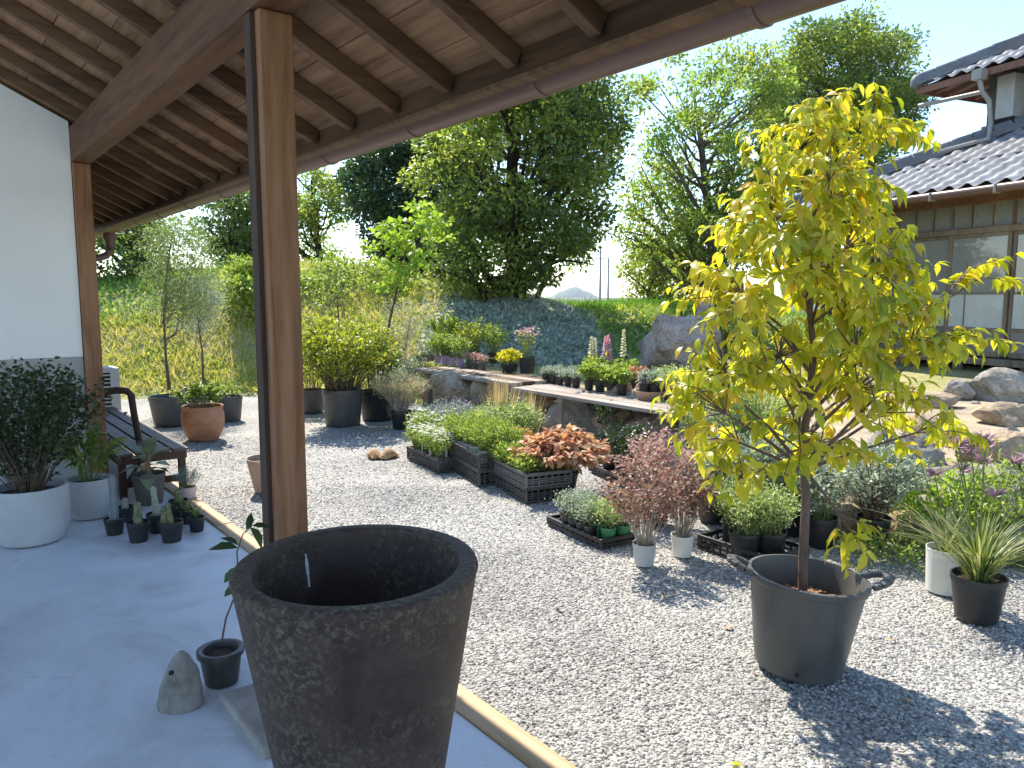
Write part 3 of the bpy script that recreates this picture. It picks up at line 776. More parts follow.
# funnel and elbow at the far end
fx, fy = XG, 10.1
MB().lathe([(.055, -.16), (.055, -.10), (.082, -.045), (.085, .0), (.078, .0)], 18, (fx, fy, ZG - RG + .01)).tube(
    [(fx, fy, ZG - RG - .13), (fx, fy, ZG - RG - .19), (fx - .05, fy, ZG - RG - .25), (fx - .14, fy, ZG - RG - .28), (fx - .9, fy, ZG - RG - .33)], .043, 12).build('downspout', M['gutter'], ver, smooth=True)
# end wall
zb_ = 1.07
def wallquad(z_of_bottom, z_of_top, mat, name, x0, x1, y, th):
    m = MB(); v = []
    for yy in (y, y + th):
        v += [(x0, yy, z_of_bottom), (x1, yy, z_of_bottom), (x1, yy, z_of_top(x1)), (x0, yy, z_of_top(x0))]
    m.v = v; m.f = [(0, 1, 2, 3), (7, 6, 5, 4), (0, 4, 5, 1), (1, 5, 6, 2), (2, 6, 7, 3), (3, 7, 4, 0)]
    return m.build(name, mat, ver)
wallquad(zb_, lambda x: zu(x) + .005, M['plaster'], 'end_wall', -1.95, XP - .0625, 6.27, .12)
wallquad(0.0, lambda x: zb_ - .002, M['plaster_grey'], 'lower_wall_panel', -1.95, XP - .0625, 6.272, .11)
# house wall along the back of the veranda and its return beyond the end wall
m = MB(); m.box((-1.9, 8.8, 1.9), (.12, 4.9, 3.8)); m.build('back_wall', M['plaster'], ver)
MB().box((-1.85, -.55, 1.95), (.12, .12, 3.9)).build('post', M['post_wood'], ver, bevel=.004)
MB().box((XP, -.55, 1.222), (.114, .114, 2.44)).build('post', M['post_wood'], ver, bevel=.004)
m = MB(); m.box((XP - .02, 8.85, 1.25), (.08, 4.9, 2.5)); m.build('outer_wall', M['plaster_grey'], ver)
st = MB().box((0, 0, 0), (.42, .46, .04)).build('foundation_stone', M['slab_stone'], None, bevel=.012)
st.location = (XP - .0, 2.55, .0185); tag(st, 'flat square stone slab under the front wooden post', 'stone slab')

# ================================================================ neighbour house
av = (-.9165, .40); O_ = wp(14.2, 4.72)
aw = (av[0] * SY + av[1] * CY, av[0] * CY - av[1] * SY)
house = thing('tiled_house', 'old two storey wooden house with grey tiled roofs and glazed sliding doors', 'house', (O_[0], O_[1], 0), math.atan2(aw[1], aw[0]))

def tile_roof(name, a0, a1, b0, b1, z0, slope, hip=True):
    pa, nsa = .27, 8; pb, nsb = .235, 4
    na = int((a1 - a0) / pa * nsa); nb = int((b1 - b0) / pb * nsb)
    V = []; 
    for j in range(nb + 1):
        b = b0 + (b1 - b0) * j / nb; row = (b - b0) / pb; fr = row - math.floor(row)
        for i in range(na + 1):
            a = a0 + (a1 - a0) * i / na; t = ((a - a0) / pa) % 1.0
            wv = .034 * max(-.35, math.sin(2 * PI * t)) + .016 * math.cos(2 * PI * t)
            jit = .006 * mnoise.noise(Vector((math.floor((a - a0) / pa) * 3.1, math.floor(row) * 2.7, 0)))
            V.append((a, b, z0 + slope * (b - b0) + wv + .038 * (1 - fr) + jit))
    Fc = []
    for j in range(nb):
        for i in range(na):
            a = a0 + (a1 - a0) * i / na; b = b0 + (b1 - b0) * (j + .5) / nb
            if hip and a - a0 < (b - b0) - .06: continue
            Fc.append((j * (na + 1) + i, j * (na + 1) + i + 1, (j + 1) * (na + 1) + i + 1, (j + 1) * (na + 1) + i))
    return finish(name, npmesh(name, np.array(V), np.array(Fc)), M['tile'], house, True, angle=35)

def hip_cap(name, p, q):
    p, q = Vector(p), Vector(q); m = MB(); d = q - p
    for lay, (w_, h_) in enumerate(((.24, .04), (.20, .04), (.16, .035))):
        o = Vector((0, 0, .045 + lay * .042)); m.bar(p + o, q + o, w_, h_)
    nseg = max(3, int(d.length / .3))
    for i in range(nseg):
        s = p + d * (i / nseg); e = p + d * ((i + .93) / nseg); o = Vector((0, 0, .165))
        m.tube([s + o, e + o * 1.02], [.07, .06], 10)
    m.lathe([(0, -.02), (.10, 0), (.115, .07), (.10, .15), (.05, .2), (0, .21)], 12, tuple(p + Vector((0, 0, .02))))
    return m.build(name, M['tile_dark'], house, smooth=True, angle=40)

AE = 10.0
ez = 2.98
lr = tile_roof('lower_roof', 0, AE, 0, 2.95, ez, .45)
m = MB()
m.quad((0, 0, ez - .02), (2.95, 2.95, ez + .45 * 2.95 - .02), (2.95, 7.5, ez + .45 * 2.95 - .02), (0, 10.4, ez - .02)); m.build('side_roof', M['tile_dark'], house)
hip_cap('hip_ridge', (.02, .02, ez), (2.85, 2.85, ez + .45 * 2.85))
m = MB(); m.quad((.06, .04, ez - .05), (AE, .04, ez - .05), (AE, .95, ez + .15), (.06, .95, ez + .15)); m.build('soffit', M['house_red_wood'], house)
m = MB(); m.box((AE / 2, .05, ez - .055), (AE, .03, .10)); m.box((.05, 5, ez - .055), (.03, 10, .10)); m.build('fascia', M['house_red_wood'], house, bevel=.003)
m = MB(); m.tube([(.02, -.055, ez - .05), (AE, -.055, ez - .05)], .055, 12); hg = m.build('gutter', M['gutter'], house, smooth=True)
for k in range(10):
    MB().box((.5 + k * .95, -.055, ez - .06), (.03, .13, .125)).build('gutter_bracket', M['pipe'], hg, bevel=.01)
zf = .60
# structure of the facade
m = MB(); m.box((AE / 2 + .45, .96, zf - .05), (AE - .9, .16, .10)); m.build('sill', M['house_wood'], house, bevel=.004)
m = MB(); m.box((AE / 2 + .45, .96, 2.48), (AE - .9, .13, .085)); m.build('lintel', M['house_wood'], house, bevel=.004)
m = MB(); m.box((AE / 2 + .45, .96, 2.955), (AE - .9, .14, .15)); m.build('wall_plate', M['house_red_wood'], house, bevel=.004)
for a in (.96, 1.92, 5.78, 9.6):
    MB().box((a, .97, 1.75), (.12, .12, 2.42)).build('post', M['house_wood'], house, bevel=.004)
m = MB(); m.box((1.44, 1.0, 1.75), (.84, .05, 2.3)); m.build('board_wall', M['house_wood'], house)
for k in range(8):
    a0 = 1.98 + .955 * k; a1 = a0 + .955
    if 5.3 < a0 < 5.8: pass
    bb = .94 if k % 2 else .985
    fr = MB()
    for aa in (a0 + .025, a1 - .025): fr.box((aa, bb, 1.54), (.05, .034, 1.79))
    for z, hh in ((.66, .07), (1.02, .05), (1.555, .028), (2.41, .055)): fr.box(((a0 + a1) / 2, bb, z), (.852, .030, hh))
    fo = fr.build('sliding_door', M['house_wood'], house, bevel=.002)
    MB().box(((a0 + a1) / 2, bb + .004, .845), (.85, .012, .30)).build('kick_board', M['kick_board'], fo)
    MB().box(((a0 + a1) / 2, bb + .004, 1.293), (.85, .008, .49)).build('frosted_pane', M['frosted'], fo)
    MB().box(((a0 + a1) / 2, bb + .004, 1.975), (.85, .008, .81)).build('glass_pane', M['glass_dark'], fo)
    MB().box((a0 + .30, bb - .004, 1.53), (.016, .014, .98)).build('muntin', M['house_wood'], fo)
    tf = MB()
    for j in range(4): tf.box((a0 + j * .955 / 3 + (.012 if j == 0 else 0), .955, 2.70), (.028, .04, .35))
    for z in (2.528, 2.872): tf.box((a0 + .477, .955, z), (.93, .044, .02))
    to = tf.build('transom', M['house_wood'], house)
    for j in range(3):
        MB().box((a0 + (j + .5) * .955 / 3, .965, 2.70), (.285, .008, .35)).build('pane', M['textured_glass'], to)
m = MB(); m.box((AE / 2 + .45, 1.75, .28), (AE - .9, .06, .55)); m.build('underfloor_shade', M['dark_void'], house)  # dark sheet put in for the shade under the raised floor
for k in range(9):
    MB().box((1.0 + k * 1.05, 1.06, .30), (.10, .10, .48)).build('floor_post', M['house_wood'], house)
m = MB(); m.box((AE / 2 + .45, 1.3, 2.1), (AE - .9, .04, 3.0)); m.box((.98, 4.6, 1.6), (.06, 6.8, 2.9)); m.build('inner_wall', M['grey_wall'], house)
# upper storey
ub, ua = 2.9, 2.0; uz = 5.17
m = MB(); m.box((ua + 4, ub + 2.2, 4.9), (8, 4.4, 1.75)); m.build('upper_wall', M['grey_wall'], house)
m = MB(); m.box((ua + 4, ub - .045, 4.36), (8.05, .09, .10)); m.build('flashing', M['tile'], house)
tile_roof('upper_roof', 1.2, AE, 2.1, 5.1, uz, .46)
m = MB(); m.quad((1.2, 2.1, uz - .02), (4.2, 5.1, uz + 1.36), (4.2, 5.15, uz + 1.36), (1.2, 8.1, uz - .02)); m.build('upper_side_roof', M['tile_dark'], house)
hip_cap('upper_hip_ridge', (1.22, 2.12, uz), (4.2, 5.1, uz + .46 * 3.0))
m = MB(); m.box((1.2 + 4.4, 2.15, uz - .055), (8.8, .03, .11)); m.box((1.25, 5.1, uz - .055), (.03, 5.95, .11)); m.build('upper_fascia', M['house_red_wood'], house, bevel=.003)
m = MB(); m.quad((1.26, 2.17, uz - .0), (AE, 2.17, uz - .0), (AE, 2.95, uz + .16), (2.04, 2.95, uz + .16)); m.quad((1.26, 2.17, uz), (2.04, 2.95, uz + .16), (2.04, 8, uz + .16), (1.26, 8, uz)); m.build('upper_soffit', M['house_wood'], house)
for k in range(7):
    MB().bar((2.05 + .35 * k, 2.2, uz - .05), (2.05 + .35 * k, 2.92, uz + .10), .05, .07).build('soffit_rafter', M['house_red_wood'], house)
for k in range(5):
    MB().bar((1.30, 2.5 + .35 * k, uz - .05), (2.0, 2.5 + .35 * k, uz + .10), .05, .07).build('soffit_rafter', M['house_red_wood'], house)
m = MB(); m.box((2.42, 2.06, uz - .09), (.17, .15, .16)); m.tube([(2.42, 2.06, uz - .14), (2.44, 2.12, uz - .35), (2.5, 2.22, uz - .5), (2.5, 2.3, uz - .85), (2.55, 2.2, uz - 1.15)], .04, 10)
m.tube([(2.55, 2.2, 4.06), (1.4, 1.52, 3.80), (.7, .8, 3.45)], .036, 10); m.tube([(1.28, 2.12, uz - .32), (2.45, 2.12, uz - .36)], .036, 10); m.build('downpipe', M['pipe'], house, smooth=True)
m = MB(); m.box((2.50, 2.74, 4.78), (.30, .30, .70)); m.build('shutter_box', M['box_white'], house, bevel=.02)
m = MB(); m.box((2.50, 2.72, 4.385), (.34, .28, .08)); m.build('box_base', M['dark_void'], house)

# utility poles far off
for (u, l_) in ((600, 'taller of two distant utility poles seen over the green bank'), (608, 'shorter distant utility pole beside the taller one')):
    p = dp(u, 300, 95 if u == 600 else 110)
    r_ = thing('utility_pole', l_, 'utility pole', (p[0], p[1], -.6))
    hp = (EYE + 6.0 + .6) if u == 600 else (EYE + 5.6 + .6)
    MB().tube([(0, 0, 0), (0, 0, hp)], [.18, .11], 8).build('pole', M['steel'], r_)
    MB().box((0, 0, hp - .5), (1.8, .12, .12), -YAW).box((0, 0, hp - 1.3), (1.5, .12, .12), -YAW).build('crossarm', M['steel'], r_)

# air between here and the far hill
hz = MB().box((0, 0, 26), (6600, 6600, 56))
hm, hnt, hout = nodes('air')
pv = hnt.nodes.new('ShaderNodeVolumePrincipled'); pv.inputs['Density'].default_value = .00016; pv.inputs['Color'].default_value = (.80, .88, 1, 1); pv.inputs['Anisotropy'].default_value = .2
hnt.links.new(pv.outputs['Volume'], hout.inputs['Volume'])
stuff(hz.build('haze', hm))
scene.cycles.volume_bounces = 0

# ================================================================ trees and bank vegetation
def in_poly(p, poly):
    x, y = p; c = False; j = len(poly) - 1
    for i in range(len(poly)):
        xi, yi = poly[i]; xj, yj = poly[j]
        if (yi > y) != (yj > y) and x < (xj - xi) * (y - yi) / (yj - yi) + xi: c = not c
        j = i
    return c

def outline_tree(name, label, cat, dist, trunk_px, poly, thick, ncl, per, L, W, lf, bark='bark', r0=.15, r1=.04, seed=1, crad=.35, group=None, limbs=None, flat=.6, lkind='simple', base_z=None, hang=.0, extra_lf=None, extra_frac=.3):
    """trunk through image points at one distance, clumps of leaves inside an outline, given real depth"""
    rng = random.Random(seed); g = np.random.default_rng(seed)
    tp = [np.array(dp(u, v, dist)) for u, v in trunk_px]
    base = tp[0].copy()
    base[2] = (terrain(base[0], base[1]) - .05) if base_z is None else base_z
    tp[0] = base
    root = thing(name, label, cat, tuple(base), 0, group)
    xs = [p[0] for p in poly]; ys = [p[1] for p in poly]
    cx, cy = sum(xs) / len(xs), sum(ys) / len(ys); hw = (max(xs) - min(xs)) / 2; hh = (max(ys) - min(ys)) / 2
    cl = []
    while len(cl) < ncl:
        u, v = rng.uniform(min(xs), max(xs)), rng.uniform(min(ys), max(ys))
        if not in_poly((u, v), poly): continue
        e = max(.12, 1 - ((u - cx) / hw) ** 2 * .8 - ((v - cy) / hh) ** 2 * .5)
        cl.append(np.array(dp(u, v, dist + rng.uniform(-1, 1) * thick * math.sqrt(e))))
    mb = MB()
    n = len(tp)
    mb.tube([p - base for p in tp], [r0 * (1.35 if i == 0 else 1) + (r1 - r0) * i / (n - 1) for i in range(n)], 9)
    nl = limbs if limbs is not None else min(ncl, 40)
    for c in cl[:nl]:
        # leave the trunk below the clump
        best = None
        for i in range(1, n):
            for t in (.2, .5, .8, 1):
                q = tp[i - 1] + (tp[i] - tp[i - 1]) * t
                dz = c[2] - q[2]; dh = math.hypot(c[0] - q[0], c[1] - q[1])
                cost = abs(dz - dh * .7) + dh * .3 + (3 if dz < 0 else 0)
                if best is None or cost < best[0]: best = (cost, q, (i - 1 + t) / (n - 1))
        _, q, tt = best
        rr = (r0 + (r1 - r0) * tt) * .5
        d = c - q; m1 = q + d * .35 + np.array((0, 0, -.10 * np.linalg.norm(d))) + g.normal(0, .05, 3) * np.linalg.norm(d)
        m2 = q + d * .7 + g.normal(0, .05, 3) * np.linalg.norm(d)
        mb.tube([q - base, m1 - base, m2 - base, c - base], [rr, rr * .7, rr * .42, rr * .16], 5, False)
        for k in range(3):
            e = c + g.normal(0, crad * .8, 3)
            mb.tube([m2 - base, (m2 + e) * .5 + g.normal(0, .04, 3) - base, e - base], [rr * .34, rr * .22, rr * .08], 4, False)
    mb.build('trunk', M[bark], root, smooth=True, angle=60)
    C = np.array(cl)[:, None, :]
    sz = g.uniform(.65, 1.35, (ncl, 1, 1)) * crad
    dirs = unit(g.normal(0, 1, (ncl, per, 3)))
    rad = g.random((ncl, per, 1)) ** .42
    P = C + dirs * rad * sz * np.array((1, 1, flat))
    P = P.reshape(-1, 3) - base
    D = (dirs * .8 + g.normal(0, .5, dirs.shape)).reshape(-1, 3); D[:, 2] -= hang
    Nr = g.normal(0, .55, P.shape); Nr[:, 2] += .9
    Ls = g.uniform(.65, 1.15, len(P)) * L
    if extra_lf:
        cut = int(len(P) * (1 - extra_frac)) // per * per
        finish('crown', leafmesh('crown', P[:cut], D[:cut], Nr[:cut], Ls[:cut], Ls[:cut] * W / L, lkind), M[lf], root)
        finish('crown', leafmesh('crown', P[cut:], D[cut:], Nr[cut:], Ls[cut:], Ls[cut:] * W / L, lkind), M[extra_lf], root)
    else:
        finish('crown', leafmesh('crown', P, D, Nr, Ls, Ls * W / L, lkind), M[lf], root)
    return root

outline_tree('tree', 'big dense dark green tree standing in the middle of the ivy bank', 'tree', 14.6, [(517, 352), (517, 315), (515, 270), (513, 220), (512, 160), (515, 90)],
    [(412, 172), (425, 140), (455, 110), (490, 60), (540, 40), (590, 50), (612, 90), (618, 140), (600, 190), (606, 222), (590, 250), (556, 270), (540, 284), (518, 288), (498, 290), (470, 314), (440, 314), (452, 280), (440, 235), (428, 200)],
    1.9, 300, 160, .115, .06, 'lf_tree', 'bark_dark', .24, .07, 21, .42, limbs=60, extra_lf='lf_tree_deep', extra_frac=.4)
outline_tree('tree', 'blackish evergreen tree standing behind and left of the big dense tree', 'tree', 19.5, [(408, 330), (410, 280), (408, 220), (400, 150)],
    [(350, 180), (365, 150), (400, 125), (440, 110), (470, 140), (470, 220), (455, 280), (420, 290), (385, 262), (362, 222)],
    1.7, 190, 200, .13, .075, 'lf_dark', 'bark_dark', .22, .07, 22, .5, limbs=30)
outline_tree('tree', 'tall airy light green tree with grey limbs showing, right of the big dense tree', 'tree', 17.5, [(725, 345), (722, 300), (716, 250), (706, 190), (700, 135), (694, 95)],
    [(622, 205), (640, 165), (628, 120), (640, 80), (668, 55), (720, 35), (765, 55), (795, 90), (790, 150), (770, 210), (740, 262), (690, 290), (650, 262), (626, 245)],
    2.0, 150, 130, .12, .062, 'lf_tree_light', 'bark', .20, .025, 23, .40, limbs=90, extra_lf='lf_tree', extra_frac=.45)
outline_tree('tree', 'tall dark round topped tree behind the yellow leaved tree', 'tree', 23.0, [(830, 330), (832, 260), (836, 190), (842, 110)],
    [(765, 120), (770, 70), (795, 35), (825, 22), (850, 10), (880, 28), (905, 45), (918, 85), (912, 130), (880, 170), (850, 215), (800, 235), (770, 190)],
    2.2, 260, 200, .13, .075, 'lf_tree', 'bark_dark', .25, .08, 24, .55, limbs=40, extra_lf='lf_tree_deep', extra_frac=.6)
outline_tree('tree', 'leafy tree on the left ridge just right of the front post, sky showing through', 'tree', 22.0, [(320, 305), (322, 270), (316, 230), (312, 180)],
    [(268, 200), (285, 172), (330, 160), (350, 200), (338, 232), (325, 262), (300, 280), (275, 262)],
    1.3, 60, 150, .12, .065, 'lf_tree', 'bark_dark', .14, .05, 25, .42, limbs=30, extra_lf='lf_tree_light', extra_frac=.25)
outline_tree('tree', 'dark branching tree on the left ridge just left of the front post', 'tree', 21.0, [(228, 300), (230, 270), (232, 240), (238, 190)],
    [(200, 210), (215, 190), (245, 180), (268, 190), (265, 250), (268, 280), (235, 282), (215, 255), (202, 235)],
    1.3, 70, 160, .12, .065, 'lf_tree_deep', 'bark_dark', .16, .05, 26, .38, limbs=36)
outline_tree('tree', 'shady tree with a thick leaning dark trunk beside the end of the gutter', 'tree', 16.0, [(158, 318), (152, 295), (140, 268), (128, 240), (118, 215)],
    [(60, 240), (75, 205), (120, 190), (165, 200), (172, 240), (168, 300), (150, 330), (110, 312), (80, 300)],
    1.4, 62, 130, .12, .065, 'lf_tree_deep', 'bark_dark', .20, .09, 27, .42, limbs=30, extra_lf='lf_tree', extra_frac=.3)
outline_tree('tree', 'low bushy tree beyond the green bank, below the airy light green tree', 'tree', 23.0, [(650, 310), (651, 285), (653, 262)],
    [(612, 282), (625, 258), (650, 248), (685, 246), (712, 262), (722, 290), (690, 302), (640, 303)],
    1.3, 60, 140, .13, .07, 'lf_tree', 'bark_dark', .12, .04, 28, .42, limbs=20)
# thin trees in front of the left slope
outline_tree('young_tree', 'slim feathery pale green tree growing from the wide grey planter', 'tree', 10.2, [(170, 405), (166, 360), (164, 320), (166, 280), (172, 235)],
    [(148, 240), (160, 218), (185, 214), (205, 235), (212, 262), (205, 300), (192, 318), (160, 316), (152, 280)],
    .75, 85, 95, .055, .012, 'lf_feather', 'bark_young', .021, .007, 31, .22, limbs=45, base_z=.25)
outline_tree('young_tree', 'slim silvery sapling with a bare stem, right of the feathery pale tree', 'tree', 10.9, [(204, 398), (202, 350), (197, 315), (190, 285)],
    [(176, 300), (186, 282), (206, 278), (218, 298), (215, 318), (200, 330), (182, 322)],
    .5, 40, 90, .055, .016, 'lf_silver', 'bark_young', .016, .006, 32, .18, limbs=22, base_z=.2)
outline_tree('young_tree', 'young tree with flat layers of bright lime leaves and forked thin stems', 'tree', 10.6, [(381, 398), (384, 355), (390, 320), (398, 285), (408, 245), (420, 215)],
    [(366, 250), (368, 232), (392, 222), (412, 205), (424, 204), (448, 222), (446, 236), (420, 245), (436, 262), (410, 266), (420, 288), (436, 292), (430, 300), (395, 296), (378, 290), (385, 268), (362, 262)],
    .55, 46, 26, .095, .07, 'lf_lime', 'bark_young', .024, .007, 33, .17, limbs=50, flat=.2, base_z=.05)
outline_tree('young_tree', 'thin sapling with sparse lime leaves on the sunny slope right of the front post', 'tree', 11.6, [(343, 372), (340, 335), (337, 300), (336, 270)],
    [(305, 290), (318, 262), (340, 250), (362, 264), (372, 285), (350, 298), (320, 305)],
    .5, 30, 24, .075, .04, 'lf_fresh', 'bark_young', .02, .007, 34, .2, limbs=26, flat=.45)
outline_tree('shrub', 'yellow green bush along the ridge between the front post and the lime leaved tree', 'shrub', 15.2, [(330, 300), (332, 285), (335, 275)],
    [(270, 290), (290, 268), (330, 262), (375, 262), (400, 275), (430, 285), (420, 296), (350, 294), (300, 298)],
    .8, 60, 80, .10, .055, 'lf_fresh', 'stem_brown', .05, .02, 35, .32, limbs=20)
outline_tree('shrub', 'tan and pale green weedy shrub on the slope behind the lime leaved tree', 'shrub', 11.4, [(405, 385), (405, 350), (410, 320)],
    [(352, 372), (375, 330), (395, 300), (425, 296), (440, 320), (432, 350), (440, 368), (400, 382)],
    .6, 60, 45, .055, .022, 'lf_tan', 'stem_pale', .02, .006, 36, .2, limbs=50, extra_lf='lf_silver', extra_frac=.4)
outline_tree('shrub', 'bright green bush on the left slope beside the front post', 'shrub', 13.5, [(244, 290), (245, 275)],
    [(228, 300), (236, 262), (258, 268), (262, 300), (246, 312)], .5, 30, 90, .10, .05, 'lf_fresh', 'stem_brown', .03, .012, 37, .26, limbs=10)
outline_tree('shrub', 'round dark shrub behind the big pinkish boulder', 'shrub', 12.6, [(725, 350), (727, 330)],
    [(690, 335), (705, 305), (740, 298), (770, 320), (765, 350), (720, 352)], .6, 36, 110, .07, .035, 'lf_mid', 'stem_brown', .03, .012, 38, .26, limbs=10)
outline_tree('shrub', 'leafy shrub growing in front of the old house wall', 'shrub', 9.8, [(838, 378), (838, 355)],
    [(800, 365), (810, 330), (845, 318), (868, 335), (872, 372), (830, 385)], .5, 36, 110, .05, .026, 'lf_mid', 'stem_brown', .03, .012, 39, .2, limbs=12)

# ---- ground cover
def cover(name, lf, n, region, h, wd, seed, kind='blade', lean=.35, droop=True, tall=None):
    g = np.random.default_rng(seed); P = []
    while len(P) < n:
        f = g.uniform(8.6, 24, 4000); l = g.uniform(-12, 12, 4000)
        keep = g.random(4000) < np.clip((14.0 / f) ** 1.6, 0, 1)
        for ff, ll in zip(f[keep], l[keep]):
            if abs(ll) > ff * .85: continue
            x, y, _ = wp(ff, ll); z = terrain(x, y)
            if z < .0: continue
            q = region(ff, ll, x, y, z)
            if q <= 0 or g.random() > q: continue
            P.append((x, y, z - .02))
            if len(P) >= n: break
    P = np.array(P)
    D = g.normal(0, lean, P.shape); D[:, 2] = 1
    Nr = g.normal(0, 1, P.shape); Nr[:, 2] *= .3
    Ls = h * g.uniform(.45, 1.25, n)
    if tall: Ls *= 1 + tall * (g.random(n) ** 6)
    o = finish(name, leafmesh(name, P, D, Nr, Ls, wd * g.uniform(.6, 1.3, n), kind), M[lf])
    stuff(o); return o

pn = lambda x, y, s, o: mnoise.noise(Vector((x * s, y * s, o)))
def reg_dry(f, l, x, y, z):
    if f < 9.6 or z < .03: return 0
    e = l + pn(x, y, .6, 1) * .7
    return 1.0 if e < -1.15 - (f - 10) * .08 and not (l < -5.6 and f > 13.2 + pn(x, y, .4, 4)) else 0
def reg_green(f, l, x, y, z):
    if f < 9.4: return 0
    e = l + pn(x, y, .6, 2) * .5
    if l < -5.4 and f > 13.0: return 1
    if e > .95 + (15.5 - f) * .22 and z > .5: return 1
    if f > 15.6 and l > -1.2: return .9
    return .05 if l < -1.3 else 0
def reg_ivy(f, l, x, y, z):
    e = l + pn(x, y, .7, 3) * .35
    return 1.0 if (-1.45 - (f - 10) * .05 < e < 1.25 + (15.5 - f) * .22 and 9.7 < f < 16.2 and z > .42) else 0
cover('dry_grass', 'lf_grass_dry', 46000, reg_dry, .13, .018, 1, lean=.75, tall=1.4)
cover('green_grass', 'lf_grass_green', 40000, reg_green, .16, .022, 2, lean=.7, tall=1.0)
cover('weeds', 'lf_weed', 34000, lambda *a: max(reg_dry(*a) * (.9 if pn(a[2], a[3], .9, 8) > -.05 else .12), reg_green(*a) * .5), .10, .055, 4, 'simple', 1.2)
cover('ivy', 'lf_ivy', 30000, reg_ivy, .095, .07, 3, 'simple', .9)

# ================================================================ rocks
def rk(u, vb, wpx, hpx, label, mat='rock_tan', seed=1, depth=None, dz=0, rz=None, cat='rock', group=None, name='rock'):
    p = hit(u, vb); f, _ = fl(p[0], p[1]); s = f / FPX * 1.02
    d = depth or wpx * .8
    q = wp(f + d * s * .35, fl(p[0], p[1])[1] * (1 + d * s * .35 / f))
    return rock(name, label, (q[0], q[1], p[2] - .02 + dz), (wpx * s, d * s, hpx * s), -YAW + (rz if rz is not None else (seed % 5 - 2) * .12), seed, mat, group, cat)
rk(672, 378, 78, 64, 'large pinkish grey boulder at the foot of the green bank, above the plank shelf', 'rock_pink', 41, 60)
rk(700, 372, 44, 78, 'upright pinkish boulder leaning behind the large pinkish one', 'rock_pink', 42, 40)
rk(452, 422, 46, 52, 'brown wedge shaped rock under the left end of the plank shelf', 'rock_tan', 43)
rk(484, 424, 44, 46, 'pale slanting rock under the plank shelf, behind the straw grass', 'rock_tan', 44)
rk(516, 426, 40, 44, 'weathered rock between the straw grass and the shelf legs', 'rock_grey', 45)
rk(585, 444, 72, 54, 'big grey angular rock in front of the shelf legs', 'rock_grey', 46)
rk(556, 420, 80, 36, 'broad brown rock lying behind the two shelf legs', 'rock_tan', 47, 40)
rk(622, 424, 42, 46, 'squarish pale rock under the middle of the plank shelf', 'rock_tan', 48)
rk(640, 442, 32, 50, 'upright split rock right of the squarish pale one', 'rock_grey', 49)
rk(662, 446, 44, 36, 'low rounded rock right of the upright split rock', 'rock_tan', 50)
rk(655, 416, 60, 40, 'dark brown rock in shade under the right end of the shelf', 'rock_tan', 51, 40)
rk(692, 432, 50, 28, 'flat topped rock just left of the yellow tree', 'rock_tan', 52)
rk(705, 462, 36, 54, 'steep grey rock behind the reddish shrubs', 'rock_grey', 53)
rk(432, 398, 34, 24, 'small brown rock at the far left end of the stone bank', 'rock_tan', 54)
rk(438, 432, 26, 22, 'small tan rock near the pale tan bush', 'rock_tan', 55)
rk(995, 402, 74, 36, 'long grey boulder just below the house floor at the right', 'rock_grey', 56, 50)
rk(962, 402, 30, 24, 'blue grey rounded rock left of the long grey boulder', 'rock_grey', 57)
rk(935, 410, 44, 18, 'flat tan stone beside the blue grey rounded rock', 'rock_tan', 58)
rk(1008, 428, 60, 26, 'low reddish stone at the right edge, above the sandy soil', 'rock_tan', 59)
rk(1008, 452, 36, 28, 'pale round boulder on the sandy soil at the right edge', 'rock_grey', 60)
rk(985, 472, 80, 44, 'long tan rock behind the purple flower heads', 'rock_tan', 61, 54)
rk(918, 486, 56, 58, 'large grey rock behind the silvery leaved shrub', 'rock_grey', 62)
rk(872, 486, 46, 66, 'tall shaded rock right of the yellow tree trunk', 'rock_grey', 63)
rk(924, 440, 48, 26, 'tan stone half hidden by the lower yellow leaves', 'rock_tan', 64)
rk(900, 545, 60, 34, 'low sandy brown rock at the edge of the gravel by the cream pot', 'rock_tan', 65, 40)
rk(840, 540, 50, 40, 'sandy brown rock behind the tub of the yellow tree', 'rock_tan', 66, 40)
rk(770, 470, 60, 44, 'mossy rock behind the yellow tree', 'rock_grey', 67)
rk(740, 440, 50, 40, 'weathered rock hidden among the shrubs left of the yellow trunk', 'rock_grey', 68)

# the continuous low stone bank: rocks butted along the edge of the raised bed
rg = random.Random(99)
yy = 3.95; k = 0
while yy < 9.0:
    wd = rg.uniform(.36, .62); xx = 5.62 + rg.uniform(-.08, .08) + (.0 if yy < 6.4 else .05)
    z_ = rg.uniform(.40, .47)
    rock('rock', 'weathered tan rock in the low stone bank under the plank shelf', (xx, yy + wd / 2, -.03), (rg.uniform(.38, .5), wd * 1.12, z_), rg.uniform(-.25, .25), 200 + k, ('rock_tan', 'rock_grey', 'rock_pink')[k % 3], 'rocks in the low stone bank under the shelf')
    yy += wd * .93; k += 1
yy = .3
while yy < 3.9:
    wd = rg.uniform(.45, .8); xx = lerp_tab(ROCK_X, yy) + .35 + rg.uniform(-.08, .12)
    rock('rock', 'rough rock in the low stone bank at right, behind the potted shrubs', (xx, yy + wd / 2, -.03), (rg.uniform(.42, .6), wd * 1.1, rg.uniform(.42, .62)), rg.uniform(-.3, .3), 240 + k, ('rock_tan', 'rock_grey', 'rock_tan')[k % 3], 'rocks in the low stone bank at right')
    yy += wd * .95; k += 1
